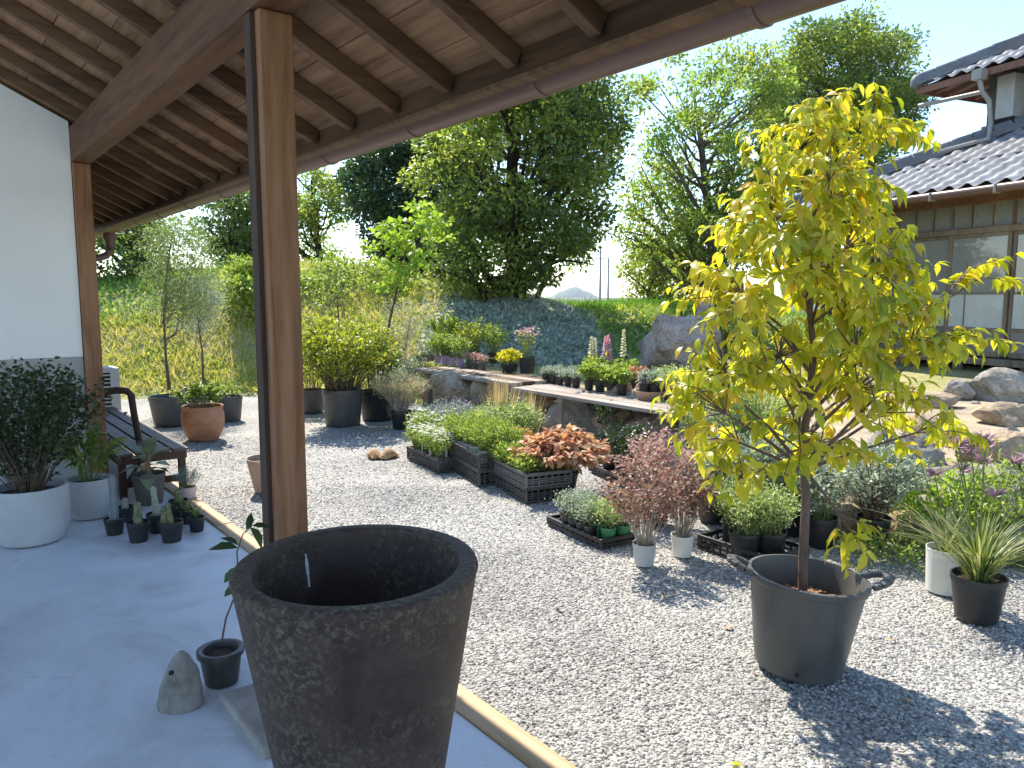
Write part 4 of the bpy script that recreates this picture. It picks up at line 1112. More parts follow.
# sandy soil patch on the right bed
sv = []
for (u, v) in [(770, 500), (760, 450), (800, 392), (930, 392), (985, 396), (1060, 400), (1080, 520), (960, 520), (880, 510)]:
    p = hit(u, v); sv.append((p[0], p[1]))
NS = 120
gx = np.linspace(min(p[0] for p in sv), max(p[0] for p in sv), NS); gy = np.linspace(min(p[1] for p in sv), max(p[1] for p in sv), NS)
Vs = np.array([(x, y, terrain(x, y) + .012) for y in gy for x in gx])
Fs = [(j * NS + i, j * NS + i + 1, (j + 1) * NS + i + 1, (j + 1) * NS + i) for j in range(NS - 1) for i in range(NS - 1) if in_poly((gx[i] + .3 * pn(gx[i], gy[j], 2, 5), gy[j] + .3 * pn(gx[i], gy[j], 2, 9)), sv)]
structure(finish('sandy_soil', npmesh('sandy_soil', Vs, np.array(Fs)), M['sandy'], None, True, angle=180))

rg = random.Random(31)
for k in range(26):
    u, v = rg.uniform(850, 1040), rg.uniform(395, 470)
    p = hit(u, v); d_ = rg.uniform(.06, .16)
    rock('stone', 'small loose stone lying on the sandy soil near the house', (p[0], p[1], p[2] - .01), (d_, d_ * rg.uniform(.6, 1), d_ * .5), rg.uniform(0, 6), 400 + k, ('rock_tan', 'rock_grey', 'rock_pink')[k % 3], 'loose stones on the sandy soil', 'stone')

# ================================================================ foreground things
def px_size(p):
    """metres per image pixel at a point"""
    f, l = fl(p[0], p[1]); return (f * CP + (EYE - p[2]) * SP) / FPX

# tall weathered planter
pl = wp(1.945, -.405)
big = thing('tall_planter', 'tall dark brown weathered round planter, empty, with a thick rim', 'planter', (pl[0], pl[1], .0))
MB().lathe([(0, .0), (.172, .0), (.186, .012), (.20, .08), (.312, .775), (.3165, .792), (.312, .803), (.304, .806), (.272, .806), (.264, .800), (.262, .785), (.165, .10), (0, .09)], 96).build('pot', M['planter_clay'], big, True, angle=50)
big.rotation_mode = 'XYZ'; big.rotation_euler = Matrix.Rotation(R(1.5), 3, Vector((math.cos(-YAW), math.sin(-YAW), 0))).to_euler(); big.location.z = .006
# run of white paint inside the far wall
rng = random.Random(77)
m = MB(); dirp = math.atan2(-(pl[1]), -(pl[0])); aw_ = math.radians(90) - YAW + R(46)
for (z0, z1, w_) in ((.745, .76, .004), (.735, .745, .008), (.70, .735, .010), (.665, .70, .007)):
    rI = lambda z: .262 - (.785 - z) * (.262 - .165) / (.785 - .10) - .0015
    a0 = aw_ - w_ / .5; a1 = aw_ + w_ / .5
    m.quad(*[(rI(z) * math.cos(a), rI(z) * math.sin(a), z) for a, z in ((a0, z0), (a1, z0), (a1, z1), (a0, z1))])
m.build('paint_drip', M['drip_paint'], big)

# conical stone with a hole
p = gp(182, 705)
cs = thing('conical_stone', 'small conical grey stone with a little hole, standing on the painted floor', 'stone', p, 0)
import bmesh
bm = bmesh.new(); bmesh.ops.create_uvsphere(bm, u_segments=32, v_segments=24, radius=1)
for v in bm.verts:
    z = (v.co.z + 1) / 2; rr = math.hypot(v.co.x, v.co.y)
    prof = (1 - z ** 1.7) ** .62 if z < 1 else 0
    k = (prof / rr) if rr > 1e-6 else 0
    nn = mnoise.noise(v.co * 2.2) * .10 + mnoise.noise(v.co * 7) * .03
    v.co.x *= k * .083 * (1 + nn); v.co.y *= k * .066 * (1 + nn); v.co.z = z * .212
    v.co.x += (z - .3) * .012
    if z < .06: v.co.z *= .4
me = bpy.data.meshes.new('body'); bm.to_mesh(me); bm.free()
o = finish('body', me, M['cone_stone'], cs, True, angle=180); o.rotation_euler = (0, 0, -YAW)
hd = wp(-.9, -.30); hn = Vector((hd[0], hd[1], .25)).normalized()
m = MB(); c = Vector((0, 0, .146)) + Vector((hn.x, hn.y, 0)) * .042
m.tube([c - hn * .02, c + hn * .0075], .0085, 12); m.build('hole', M['dark_void'], cs)

# small pot with a trailing twig
p = gp(222, 682)
r_ = thing('potted_plant', 'small dark ceramic pot with one long bare stem and few leaves, beside the conical stone', 'potted plant', p)
MB().lathe([(0, 0), (.056, 0), (.062, .006), (.078, .115), (.088, .118), (.089, .138), (.082, .140), (.066, .136), (.062, .122), (.060, .11), (0, .11)], 40).build('pot', plain('dark_ceramic', [(.045, .042, .04), (.085, .08, .075)], .4, 14, .15), r_, True, angle=40)
MB().disc(.062, .117, 24).build('soil', M['soil'], r_)
mps = []
for (u, v, df) in ((222, 640, 0), (226, 618, .01), (234, 598, .02), (238, 575, .03), (237, 552, .03), (243, 534, .02), (252, 526, .01)):
    q = dp(u, v, fl(p[0], p[1])[0] + df); mps.append((q[0] - p[0], q[1] - p[1], q[2]))
MB().tube(mps, [.004, .0038, .0035, .003, .003, .0025, .002], 6).build('stem', M['stem_brown'], r_, True)
P, D = [], []
for (u, v, du, dv) in ((238, 548, -22, -4), (246, 530, 6, -14), (250, 527, 12, 12), (238, 566, -12, 14), (240, 560, 14, 12), (252, 526, 14, -2), (236, 580, -8, 16), (238, 545, -10, -8)):
    q0 = np.array(dp(u, v, 2.62)); q1 = np.array(dp(u + du, v + dv, 2.62 + .03 * math.sin(u))); P.append(q0 - np.array(p)); D.append(q1 - q0)
P, D = np.array(P), np.array(D); Ls = np.linalg.norm(D, axis=1) * 1.35
finish('foliage', leafmesh('foliage', P, D, np.array([[.3, -.6, .7]] * len(P)), Ls, Ls * .42, 'curved'), M['lf_shrub_dark'], r_, True)


# ---------------------------------------------------------------- yellow tree in its tub
tb = gp(797, 666)
ft, lt = fl(tb[0], tb[1])
tub = thing('potted_tree', 'slender tree with drooping yellow green leaves in a big grey plastic tub with handles', 'potted tree', (tb[0], tb[1], 0), 0)
HT = .365
to = MB().lathe([(0, 0), (.150, 0), (.158, .006), (.166, .05), (.168, .055), (.209, HT - .03), (.216, HT - .028), (.222, HT - .018), (.221, HT), (.208, HT + .002), (.203, HT - .01), (.185, .20), (0, .20)], 64).build('tub', M['tub_plastic'], tub, True, angle=35)
to.rotation_euler = (0, 0, 0)
ax = Vector((math.sin(YAW), math.cos(YAW), 0))
to.rotation_mode = 'QUATERNION'
from mathutils import Quaternion
to.rotation_quaternion = Quaternion(ax, R(4.2)); to.location = (0, 0, .004); to.scale = (1.06, 1.06, 1.06)
for sgn, ang in ((1, -R(8)), (-1, R(172))):
    a = ang - YAW
    ux, uy = math.cos(a), math.sin(a); vx, vy = -uy, ux
    hp = []
    for t in np.linspace(0, PI, 9):
        rr = .215 + .075 * math.sin(t); off = .062 * math.cos(t)
        hp.append((ux * rr + vx * off, uy * rr + vy * off, HT - .004 + .03 * math.sin(t)))
    m = MB()
    for q, q2 in zip(hp, hp[1:]): m.bar(q, q2, .034, .02)
    m.build('handle', M['tub_plastic'], to, bevel=.004)
MB().disc(.182, .25, 40).build('soil', M['bark_chip'], to)
m = MB(); rng = random.Random(8)
for i in range(260):
    a = rng.uniform(0, 6.28); q = .172 * math.sqrt(rng.random()); s = rng.uniform(.006, .016)
    m.box((q * math.cos(a), q * math.sin(a), .253 + s * .3), (s * 1.6, s, s * .6), rng.uniform(0, 3), rng.uniform(-.5, .5))
stuff(m.build('bark_chips', M['bark_chip'], to))

a = R(-90 - 22) - YAW
m = MB(); m.tube([(math.cos(a) * .155, math.sin(a) * .155, .034), (math.cos(a) * .1655, math.sin(a) * .1655, .034)], .008, 12); m.build('drain_hole', M['dark_void'], to)
dt = ft
tp = [np.array(dp(u, v, dt)) for u, v in ((803, 603), (803, 560), (806, 500), (803, 440), (809, 400), (814, 350), (808, 300), (806, 250), (815, 210), (826, 160), (838, 118), (846, 92))]
B0 = np.array((tb[0], tb[1], 0)); tp[0][2] = .20
rad_t = [.0195, .0185, .0175, .0165, .0145, .0125, .0105, .0095, .008, .006, .0045, .003]
m = MB(); m.tube([q - B0 for q in tp], rad_t, 10)
rng = random.Random(19); g = np.random.default_rng(19)
poly = [(838, 78), (880, 84), (900, 100), (930, 128), (932, 150), (900, 160), (890, 180), (885, 200), (900, 225), (930, 265), (945, 300), (905, 318), (960, 330), (975, 350), (930, 352), (915, 380), (950, 395), (955, 425), (975, 440), (950, 450), (900, 440), (870, 455), (830, 465), (790, 470), (740, 458), (690, 455), (700, 430), (662, 405), (672, 375), (700, 360), (690, 330), (672, 280), (700, 262), (735, 262), (700, 222), (715, 205), (748, 190), (760, 175), (738, 140), (770, 128), (800, 105), (825, 95)]
tips = []
extra = [(668, 395), (672, 410), (680, 372), (690, 350), (676, 300), (690, 285), (705, 265), (684, 430), (700, 455), (720, 462), (742, 470), (676, 388), (690, 400), (955, 350), (940, 365), (960, 335), (935, 300), (948, 290), (930, 400), (945, 410), (960, 425), (940, 440), (915, 455), (880, 460), (920, 330), (1008, 256), (985, 262), (965, 272), (860, 545), (845, 560), (835, 540), (870, 525), (700, 430), (690, 440), (720, 445), (735, 490), (750, 480), (712, 485), (985, 437), (965, 430), (985, 330), (970, 345), (745, 138), (920, 140), (850, 88), (880, 92), (1022, 345), (1020, 280)]
while len(tips) < 430:
    u, v = rng.uniform(660, 980), rng.uniform(76, 470)
    if in_poly((u, v), poly) and (v < 390 or rng.random() < .4): tips.append((u, v))
ends = []
for (u, v) in tips + extra:
    wh = lerp_tab([(80, 40), (150, 85), (250, 110), (330, 150), (420, 140), (560, 60)], v)
    e = max(.1, 1 - ((u - 815) / (wh * 1.25)) ** 2)
    dd = dt + rng.uniform(-1, 1) * .44 * math.sqrt(e) * min(1, wh / 110)
    ends.append(np.array(dp(u, v, dd)))
hubs = []
for c in ends:
    if all(np.linalg.norm(c - h) > .30 for h in hubs): hubs.append(c)
member = [[] for _ in hubs]
for k, c in enumerate(ends): member[int(np.argmin([np.linalg.norm(c - h) for h in hubs]))].append(k)
LP, LD, LN, LL, LW = [], [], [], [], []
for hi, h in enumerate(hubs):
    mean = np.mean([ends[k] for k in member[hi]], axis=0)
    best = None
    for i in range(3, len(tp)):
        for t_ in (0, .5):
            q = tp[i] + (tp[i - 1] - tp[i]) * t_
            dz = mean[2] - q[2]; dh = math.hypot(mean[0] - q[0], mean[1] - q[1])
            cost = abs(dz - dh * .9) + .1 * dh
            if best is None or cost < best[0]: best = (cost, q, rad_t[i])
    _, q, rt_ = best
    d = mean - q; hub = q + d * .72 + np.array((0, 0, .03))
    m1 = q + d * .36 + np.array((0, 0, .06)) * np.linalg.norm(d) + g.normal(0, .015, 3)
    rr = min(rt_ * .6, .0085)
    m.tube([z_ - B0 for z_ in (q, m1, hub)], [rr, rr * .75, rr * .5], 6, False)
    for k in member[hi]:
        c = ends[k]; e = c - hub
        mm = hub + e * .5 + np.array((0, 0, .12)) * np.linalg.norm(e) + g.normal(0, .01, 3)
        tip = c + np.array((0, 0, -.02))
        m.tube([z_ - B0 for z_ in (hub, mm, c, tip + unit(c - mm) * .03)], [rr * .42, rr * .3, .0013, .0008], 5, False)
        out = c - np.array((tp[5][0], tp[5][1], c[2])); out[2] = 0; out = out / (np.linalg.norm(out) + 1e-6)
        ax_ = unit(c - mm); side = np.cross(ax_, (0, 0, 1)); side = side / (np.linalg.norm(side) + 1e-6)
        nleaf = rng.randint(9, 15)
        young = c[2] > 1.95
        for j_ in range(nleaf):
            t = (j_ + rng.random()) / nleaf
            b = mm + (c - mm) * (.25 + .75 * t) if t < .85 else c + ax_ * .03
            dr = side * (1 if j_ % 2 else -1) * rng.uniform(.4, 1.0) + ax_ * rng.uniform(.2, .8) + out * .2
            dr[2] = -rng.uniform(-.25, 1.25)
            LP.append(b - B0); LD.append(dr)
            nrm = np.array((0, 0, 1.0)) + out * .5 + g.normal(0, .4, 3); LN.append(nrm)
            l_ = rng.uniform(.045, .088) * (.85 if young else 1); LL.append(l_); LW.append(l_ * rng.uniform(.34, .46))
m.build('trunk', M['bark_young'], tub, True, angle=60)
finish('leaves', leafmesh('leaves', LP, LD, np.array(LN), np.array(LL), np.array(LW), 'curved'), M['lf_yellow'], tub, True, angle=180)

# ---------------------------------------------------------------- plants on the veranda floor
def potted(label, u, v, pot, seed, name='potted_plant', cat='potted plant', z=0.0, group=None, grow_kw=None, lf='lf_mid', stem='stem_green', kind='simple', flower=None, soil='soil', rz=None, on=None, nopot=False):
    p = on if on is not None else gp(u, v, z)
    rng = random.Random(seed)
    root = thing(name, label, cat, p, rng.uniform(0, 6.28) if rz is None else rz, group)
    zt = put_pot(root, *pot, soil=soil) if pot else 0.0
    if grow_kw: put_leafy(root, rng, zt, lf, stem, kind, flower, **grow_kw)
    return root, rng, zt

potted('large rounded white pot with a tall bushy dark leaved shrub, far left by the wall', 33, 541, ('round', .215, .17, .35, 'white_pot'), 101,
       grow_kw=dict(stems=90, h=.88, r=.46, base_r=.07, per=56, L=.040, W=.029, t0=.1, up=.35, out=.5, jit=.028, thick=.0035, bulge=.1, dome=.3), lf='lf_shrub_dark', stem='stem_brown')
potted('smaller rounded white pot with a leafy green plant, behind the large white pot', 91, 517, ('round', .145, .11, .275, 'white_pot'), 102,
       grow_kw=dict(stems=22, h=.40, r=.19, base_r=.06, per=15, L=.11, W=.026, t0=.3, up=.5, out=.8, jit=.01, thick=.004), lf='lf_mid', kind='curved')[0]
# cacti
def cactus_col(root, x, y, z0, r, h, mat, ribs=9, name='cactus', lean=(0, 0)):
    seg = ribs * 4; V = []; n = 14
    for j in range(n + 1):
        t = j / n; z = h * t; rr = r * (.86 + .14 * math.sin(t * 7)) * (1 if t < .82 else math.sqrt(max(0, 1 - ((t - .82) / .18) ** 2)) + .02)
        for k in range(seg):
            a = 2 * PI * k / seg; q = rr * (1 + .14 * math.cos(ribs * a))
            V.append((x + q * math.cos(a) + lean[0] * t * h, y + q * math.sin(a) + lean[1] * t * h, z0 + z))
    m = MB(); m.v = V
    m.f = [(j * seg + k, j * seg + (k + 1) % seg, (j + 1) * seg + (k + 1) % seg, (j + 1) * seg + k) for j in range(n) for k in range(seg)]
    m.f.append(tuple(n * seg + k for k in range(seg)))
    m.build(name, M[mat], root, True, angle=60)
NP = lambda rt, h, mat='black_plastic': ('nursery', rt, rt * .76, h, mat)
r1, _, z1 = potted('black nursery pot with a tall blue grey columnar cactus', 115, 534, NP(.062, .105), 110, name='potted_cactus', cat='potted cactus', soil='sandy'); cactus_col(r1, 0, 0, z1 - .01, .026, .31, 'cactus_blue', 7)
r1, _, z1 = potted('black nursery pot with two short knobbly green cacti, right of the blue cactus', 139, 541, NP(.068, .125), 111, name='potted_cactus', cat='potted cactus'); cactus_col(r1, -.012, .01, z1 - .01, .024, .15, 'cactus_green', 8); cactus_col(r1, .022, -.012, z1 - .01, .015, .075, 'cactus_green', 8)
r1, _, z1 = potted('black nursery pot with a white haired cactus, half hidden behind another pot', 158, 532, NP(.066, .125), 112, name='potted_cactus', cat='potted cactus', soil='sandy'); cactus_col(r1, 0, 0, z1 - .01, .021, .21, 'cactus_white', 10, lean=(.08, .02))
r1, _, z1 = potted('black nursery pot with a spiny yellowish green cactus, nearest of the cactus pots', 172, 541, NP(.071, .125), 113, name='potted_cactus', cat='potted cactus'); cactus_col(r1, .0, 0, z1 - .01, .018, .15, 'cactus_green', 8, lean=(-.1, 0)); cactus_col(r1, -.03, .02, z1 - .01, .022, .13, 'cactus_green', 8)
r1, _, z1 = potted('small black pot with a spiky little agave, rightmost of the floor pots', 197, 531, NP(.052, .095), 114); put_blades(r1, random.Random(1), z1, 'lf_mid', 16, .10, .075, .014, .01, arch=.4)
r1, _, z1 = potted('small black pot tucked behind the spiky agave pot', 188, 523, NP(.05, .09), 115); put_leafy(r1, random.Random(2), z1, 'lf_mid', stems=10, h=.06, r=.04, base_r=.02, per=8, L=.03, W=.014)
r1, _, z1 = potted('small black pot with a stubby grey cactus behind the knobbly cacti', 126, 521, NP(.06, .10), 116, name='potted_cactus', cat='potted cactus'); cactus_col(r1, 0, 0, z1 - .01, .02, .085, 'cactus_white', 9)
r1, _, z1 = potted('black pot with a dark cactus, behind the spiny yellowish cactus', 179, 517, NP(.066, .12), 117, name='potted_cactus', cat='potted cactus'); cactus_col(r1, -.01, 0, z1 - .01, .025, .10, 'cactus_green', 8)
# taupe pot with paddle leaves
r1, rg, z1 = potted('weathered taupe pot with thick felt paddle leaves on a brown stem', 150, 503, ('nursery', .115, .088, .225, 'taupe_pot'), 118)
MB().tube([(0, 0, z1), (.01, .0, z1 + .10), (.0, .01, z1 + .22)], [.022, .018, .012], 8).build('stem', plain('felt_stem', [(.2, .11, .06), (.32, .19, .11)], .8, 20, .3), r1, True)
P, D, Nn = [], [], []
for k in range(12):
    a = k * 2.4; hz = z1 + .03 + .20 * (k / 11); up = -.1 + 2.0 * (k / 11)
    P.append((.015 * math.cos(a), .015 * math.sin(a), hz)); D.append((math.cos(a), math.sin(a), up)); Nn.append((-math.cos(a) * .4, -math.sin(a) * .4, 1))
finish('foliage', leafmesh('foliage', P, D, np.array(Nn, float), np.array([.19 - .005 * k for k in range(12)]), .11, 'curved'), M['lf_paddle'], r1, True, angle=180)
potted('small pale pink pot with a fine leaved tuft, beside the timber kerb', 189, 499, ('plain', .058, .047, .095, 'pink_pot'), 119, grow_kw=dict(stems=45, h=.17, r=.10, base_r=.04, per=22, L=.022, W=.004, t0=.2, up=.7, out=.4, jit=.006, thick=.0012), lf='lf_bluegrey')
potted('terracotta pot standing on the gravel just behind the front wooden post', 270, 490, ('plain', .17, .115, .26, 'terracotta_pale'), 120)

# ---------------------------------------------------------------- bench and air conditioner
bn = thing('bench', 'dark brown slatted bench with an arm rest, behind the white end wall', 'bench', (1.335, 7.48, 0))
L2 = 1.40
for k in range(4):
    MB().box((-.195 + k * .13, 0, .338), (.11, L2 * 2, .022)).build('seat_slat', M['bench_slat'], bn, bevel=.004)
m = MB()
for sx in (-.225, .225): m.box((sx, 0, .296), (.035, L2 * 2 - .04, .06))
for sy in (-L2 + .03, -.5, .5, L2 - .03): m.box((0, sy, .296), (.415, .035, .058))
m.build('seat_frame', M['bench_dark'], bn, bevel=.004)
for sy in (-L2 + .06, L2 - .06):
    for sx in (-.21, .21): MB().box((sx, sy, .133), (.05, .05, .266)).build('leg', M['bench_dark'], bn, bevel=.004)
MB().bar((-.2, -L2 + .10, .06), (.2, -L2 + .9, .24), .03, .045).build('brace', M['bench_dark'], bn, bevel=.003)
MB().box((0, -L2 + .06, .11), (.37, .03, .05)).build('stretcher', M['bench_dark'], bn, bevel=.003)
MB().tube([(-.24, -.86, .755), (-.13, -.87, .77), (-.06, -.88, .76), (-.03, -.885, .725), (-.02, -.90, .58), (.0, -.95, .34)], [.026, .028, .028, .028, .026, .025], 8).build('arm_rest', M['bench_dark'], bn, True)
MB().box((-.235, .1, .56), (.03, 1.9, .10)).build('back_rail', M['bench_dark'], bn, bevel=.004)
for sy in (-.75, .9): MB().box((-.235, sy, .44), (.035, .05, .28)).build('back_post', M['bench_dark'], bn, bevel=.004)

ac = thing('air_conditioner', 'white outdoor air conditioner unit with a louvred side, behind the bench', 'air conditioner', (1.42, 9.25, 0))
MB().box((.0, 0, .40), (.56, .30, .68)).build('casing', M['box_white'], ac, bevel=.015)
m = MB()
for k in range(13): m.box((-.02, -.155, .16 + k * .042), (.40, .016, .016))
m.build('louvre', M['box_white'], ac)
MB().box((-.02, -.1515, .41), (.41, .002, .56)).build('louvre_back', M['dark_void'], ac)
for sx in (-.2, .2): MB().box((sx, 0, .03), (.06, .32, .06)).build('foot', M['grey_plastic'], ac)

# ---------------------------------------------------------------- planters on the far gravel
potted('wide grey plastic planter at the foot of the slope, holding the feathery pale tree', 171, 424, ('nursery', .235, .185, .34, 'grey_plastic'), 130, name='planter', cat='planter')
potted('round glazed terracotta pot with a bushy green plant on the gravel', 204, 439, ('belly', .215, .15, .36, 'terracotta'), 131, grow_kw=dict(stems=26, h=.30, r=.26, base_r=.12, per=22, L=.07, W=.045, t0=.3, jit=.02), lf='lf_mid')
potted('grey plastic pot behind the glazed terracotta pot, with a small green plant', 229, 420, ('nursery', .17, .14, .30, 'grey_plastic'), 132, grow_kw=dict(stems=14, h=.22, r=.16, base_r=.08, per=14, L=.05, W=.03), lf='lf_fresh')
potted('pale grey pot behind the feathery tree planter, holding the silvery sapling', 197, 412, ('nursery', .18, .15, .30, 'pale_crate'), 133, name='planter', cat='planter')
potted('large dark grey tub with a wide yellow green shrub right of the front post', 343, 424, ('nursery', .235, .205, .42, 'tub_plastic'), 134, grow_kw=dict(stems=120, h=1.02, r=.70, base_r=.17, per=44, L=.066, W=.038, t0=.25, up=.35, out=.45, jit=.045, thick=.006, bulge=.15, dome=.4), lf='lf_yelgreen', stem='stem_brown')
potted('dark tub behind and right of the large grey tub, with a green shrub', 378, 419, ('nursery', .22, .19, .36, 'black_plastic'), 135, grow_kw=dict(stems=40, h=.75, r=.36, base_r=.14, per=26, L=.06, W=.034, t0=.25, jit=.035, thick=.005), lf='lf_mid', stem='stem_brown')
potted('grey pot partly hidden behind the front post, with a yellow green bush', 312, 412, ('nursery', .18, .15, .30, 'grey_plastic'), 136, grow_kw=dict(stems=40, h=.7, r=.34, base_r=.12, per=24, L=.06, W=.036, t0=.2, jit=.03), lf='lf_yelgreen', stem='stem_brown')
potted('rounded pale tan bush with tiny leaves in a dark pot on the gravel', 401, 428, ('nursery', .12, .09, .20, 'black_plastic'), 137, grow_kw=dict(stems=130, h=.50, r=.36, base_r=.07, per=40, L=.026, W=.011, t0=.35, up=.6, out=.6, jit=.016, thick=.002, dome=.25), lf='lf_tan', stem='stem_pale')
potted('leafy pale green shrub behind the tan bush', 400, 408, None, 138, name='shrub', cat='shrub', grow_kw=dict(stems=50, h=.75, r=.4, base_r=.1, per=26, L=.05, W=.026, t0=.15, jit=.04, thick=.004), lf='lf_silver', stem='stem_brown')
potted('dark leafy shrub at the left end of the plank shelf', 418, 396, None, 139, name='shrub', cat='shrub', grow_kw=dict(stems=40, h=.55, r=.34, base_r=.1, per=26, L=.05, W=.028, t0=.15, jit=.04, thick=.004), lf='lf_mid', stem='stem_brown')
# curled dry leaf scrap
p = gp(383, 456)
dl = thing('sandals', 'pair of brown leather scraps like old sandals lying on the gravel', 'sandals', p, -YAW)
for sx in (-.085, .075):
    V = []; nn_ = 12
    for j in range(nn_ + 1):
        t = j / nn_
        for i in range(9):
            s = i / 8 * 2 - 1
            wv = .065 * math.sin(PI * (.1 + .85 * t)) ** .5
            V.append((sx + s * wv, -.12 + .24 * t, .01 + .075 * (1 - s * s) * math.sin(PI * min(1, t * 1.1)) + .006 * math.sin(9 * t + 4 * s)))
    F_ = [(j * 9 + i, j * 9 + i + 1, (j + 1) * 9 + i + 1, (j + 1) * 9 + i) for j in range(nn_) for i in range(8)]
    o = finish('sandal', npmesh('sandal', np.array(V), np.array(F_)), M['leather'], dl, True, angle=180)
    sm = o.modifiers.new('thickness', 'SOLIDIFY'); sm.thickness = .006; o.rotation_euler = (0, 0, .35 if sx < 0 else -.5)

# ---------------------------------------------------------------- plank shelf on posts
sh = thing('plank_shelf', 'weathered grey plank shelf on wooden legs, nearer half of the plant staging', 'shelf', (5.50, 5.30, 0), R(-1.5))
for k in range(4): MB().box((-.255 + k * .165, 0, .478 + .002 * (k % 2)), (.155, 2.75, .036)).build('plank', M['shelf_wood'], sh, bevel=.004)
for (x, y) in ((-.28, 1.2), (.28, 1.2), (-.28, .55), (-.28, -1.1), (.28, -1.1)): MB().box((x, y, .23), (.075, .075, .46)).build('leg', M['shelf_wood'], sh, bevel=.004)
for y in (1.27, -1.15): MB().box((0, y, .43), (.6, .04, .06)).build('crosspiece', M['shelf_wood'], sh, bevel=.003)
sh2 = thing('plank_shelf', 'longer brown plank shelf resting on rocks, farther half of the plant staging', 'shelf', (5.58, 7.78, 0), R(-1.5))
for k in range(4): MB().box((-.26 + k * .175, 0, .520 + .002 * (k % 2)), (.165, 2.2, .04)).build('plank', M['fascia_wood'] if k % 2 else M['shelf_wood'], sh2, bevel=.004)
for (x, y) in ((-.24, .9), (.24, .9), (-.24, -1.02), (.24, -1.02)): MB().box((x, y, .25), (.08, .08, .5)).build('leg', M['shelf_wood'], sh2, bevel=.004)
ZA, ZB = .499, .543
BUSHY = dict(stems=22, h=.34, r=.16, base_r=.04, per=20, L=.05, W=.03, t0=.3, jit=.02, thick=.003)
def repeat(proto, spots, z, label=None, seed=1, smin=.88, smax=1.1):
    rg = random.Random(seed)
    for (u, v) in spots: dup(proto, gp(u, v, z), rg.uniform(0, 6.28), label, None, rg.uniform(smin, smax))
gA = 'purple pots of leafy plants on the shelf'
q, _, _ = potted('pale purple plastic pot with a leafy green plant on the far shelf', 438, 363, ('plain', .052, .042, .115, 'purple_pot'), 201, z=ZB, group=gA, grow_kw=BUSHY, lf='lf_fresh')
repeat(q, [(445, 364), (452, 365), (460, 366.5)], ZB)
gB = 'grey pots of reddish seedlings on the shelf'
q, _, _ = potted('small grey pot with a reddish seedling, right of the purple pots', 469, 367.5, ('nursery', .045, .036, .10, 'grey_plastic'), 202, z=ZB, group=gB, grow_kw=dict(stems=14, h=.12, r=.06, base_r=.03, per=14, L=.03, W=.018), lf='lf_pinkred')
repeat(q, [(476, 368.5), (483, 369.5)], ZB)
# bigger plants standing behind on the far shelf
q, rg, zt = potted('bright green hydrangea in bloom on the far shelf, tallest plant behind the purple pots', 446, 357, NP(.10, .15), 203, z=ZB, grow_kw=dict(stems=28, h=.62, r=.30, base_r=.06, per=20, L=.085, W=.055, t0=.3, jit=.02, thick=.004), lf='lf_fresh')
for hx, hy, hz_ in ((-.05, -.12, .60), (.12, .02, .52), (-.16, .06, .50), (.02, .15, .56), (.18, -.14, .42)):
    put_flowers(q, rg, [np.array((hx, hy, zt + hz_ - .02))], mat='fl_cream', n=9, size=.05, petals=7, spread=.018, name='flower_head')
potted('yellow green leafy shrub on the far shelf behind the grey pots', 474, 361, NP(.10, .15), 204, z=ZB, grow_kw=dict(stems=36, h=.52, r=.32, base_r=.06, per=22, L=.06, W=.036, t0=.25, jit=.03, thick=.004), lf='lf_yelgreen')
potted('green leafy shrub on the far shelf left of the yellow mound', 494, 363, NP(.10, .15), 205, z=ZB, grow_kw=dict(stems=30, h=.46, r=.26, base_r=.06, per=22, L=.055, W=.034, t0=.25, jit=.03, thick=.004), lf='lf_fresh')
potted('brown shallow tray of pale green foliage at the left end of the far shelf', 426, 361, ('bowl', .15, .12, .08, 'taupe_pot'), 206, z=ZB, grow_kw=dict(stems=34, h=.28, r=.20, base_r=.11, per=18, L=.035, W=.018, t0=.15, jit=.02), lf='lf_silver')
potted('bright yellow leaved mound in a low dark pot on the shelf', 509, 372, ('nursery', .12, .10, .10, 'black_plastic'), 207, z=ZB, grow_kw=dict(stems=60, h=.22, r=.19, base_r=.08, per=26, L=.034, W=.024, t0=.4, jit=.012, dome=.55), lf='lf_yellow_mound')
q, rg, zt = potted('square black pot with tall pale pink flowers at the end of the far shelf', 527, 373, ('plain', .105, .085, .20, 'black_plastic'), 208, z=ZB, grow_kw=dict(stems=18, h=.42, r=.14, base_r=.04, per=12, L=.04, W=.02, t0=.15, dome=.1), lf='lf_yelgreen', flower=dict(mat='fl_pink', n=85, size=.028, petals=5, spread=.035))
gC = 'small black pots in a row on the near shelf'
q, _, _ = potted('small black pot with a low grey seedling and a white tag on the near shelf', 546, 382.5, NP(.052, .10), 209, z=ZA, group=gC, grow_kw=dict(stems=20, h=.10, r=.055, base_r=.03, per=14, L=.022, W=.012), lf='lf_silver')
m = MB(); m.box((.01, -.03, .145), (.022, .002, .10)); m.build('plant_tag', M['tag'], q)
repeat(q, [(553, 383.5), (560, 384.8), (568, 386), (576, 387.5), (549, 379), (558, 380), (566, 381.5), (574, 383)], ZA)
gD = 'black pots of leafy green plants on the near shelf'
q, _, _ = potted('black pot of bright leafy green plant in the middle of the near shelf', 589, 390, NP(.056, .11), 210, z=ZA, group=gD, grow_kw=dict(stems=20, h=.20, r=.12, base_r=.03, per=16, L=.06, W=.03, t0=.15, up=.5), lf='lf_fresh')
repeat(q, [(600, 391.5), (611, 393.5), (622, 395), (594, 385), (606, 387), (618, 389)], ZA)
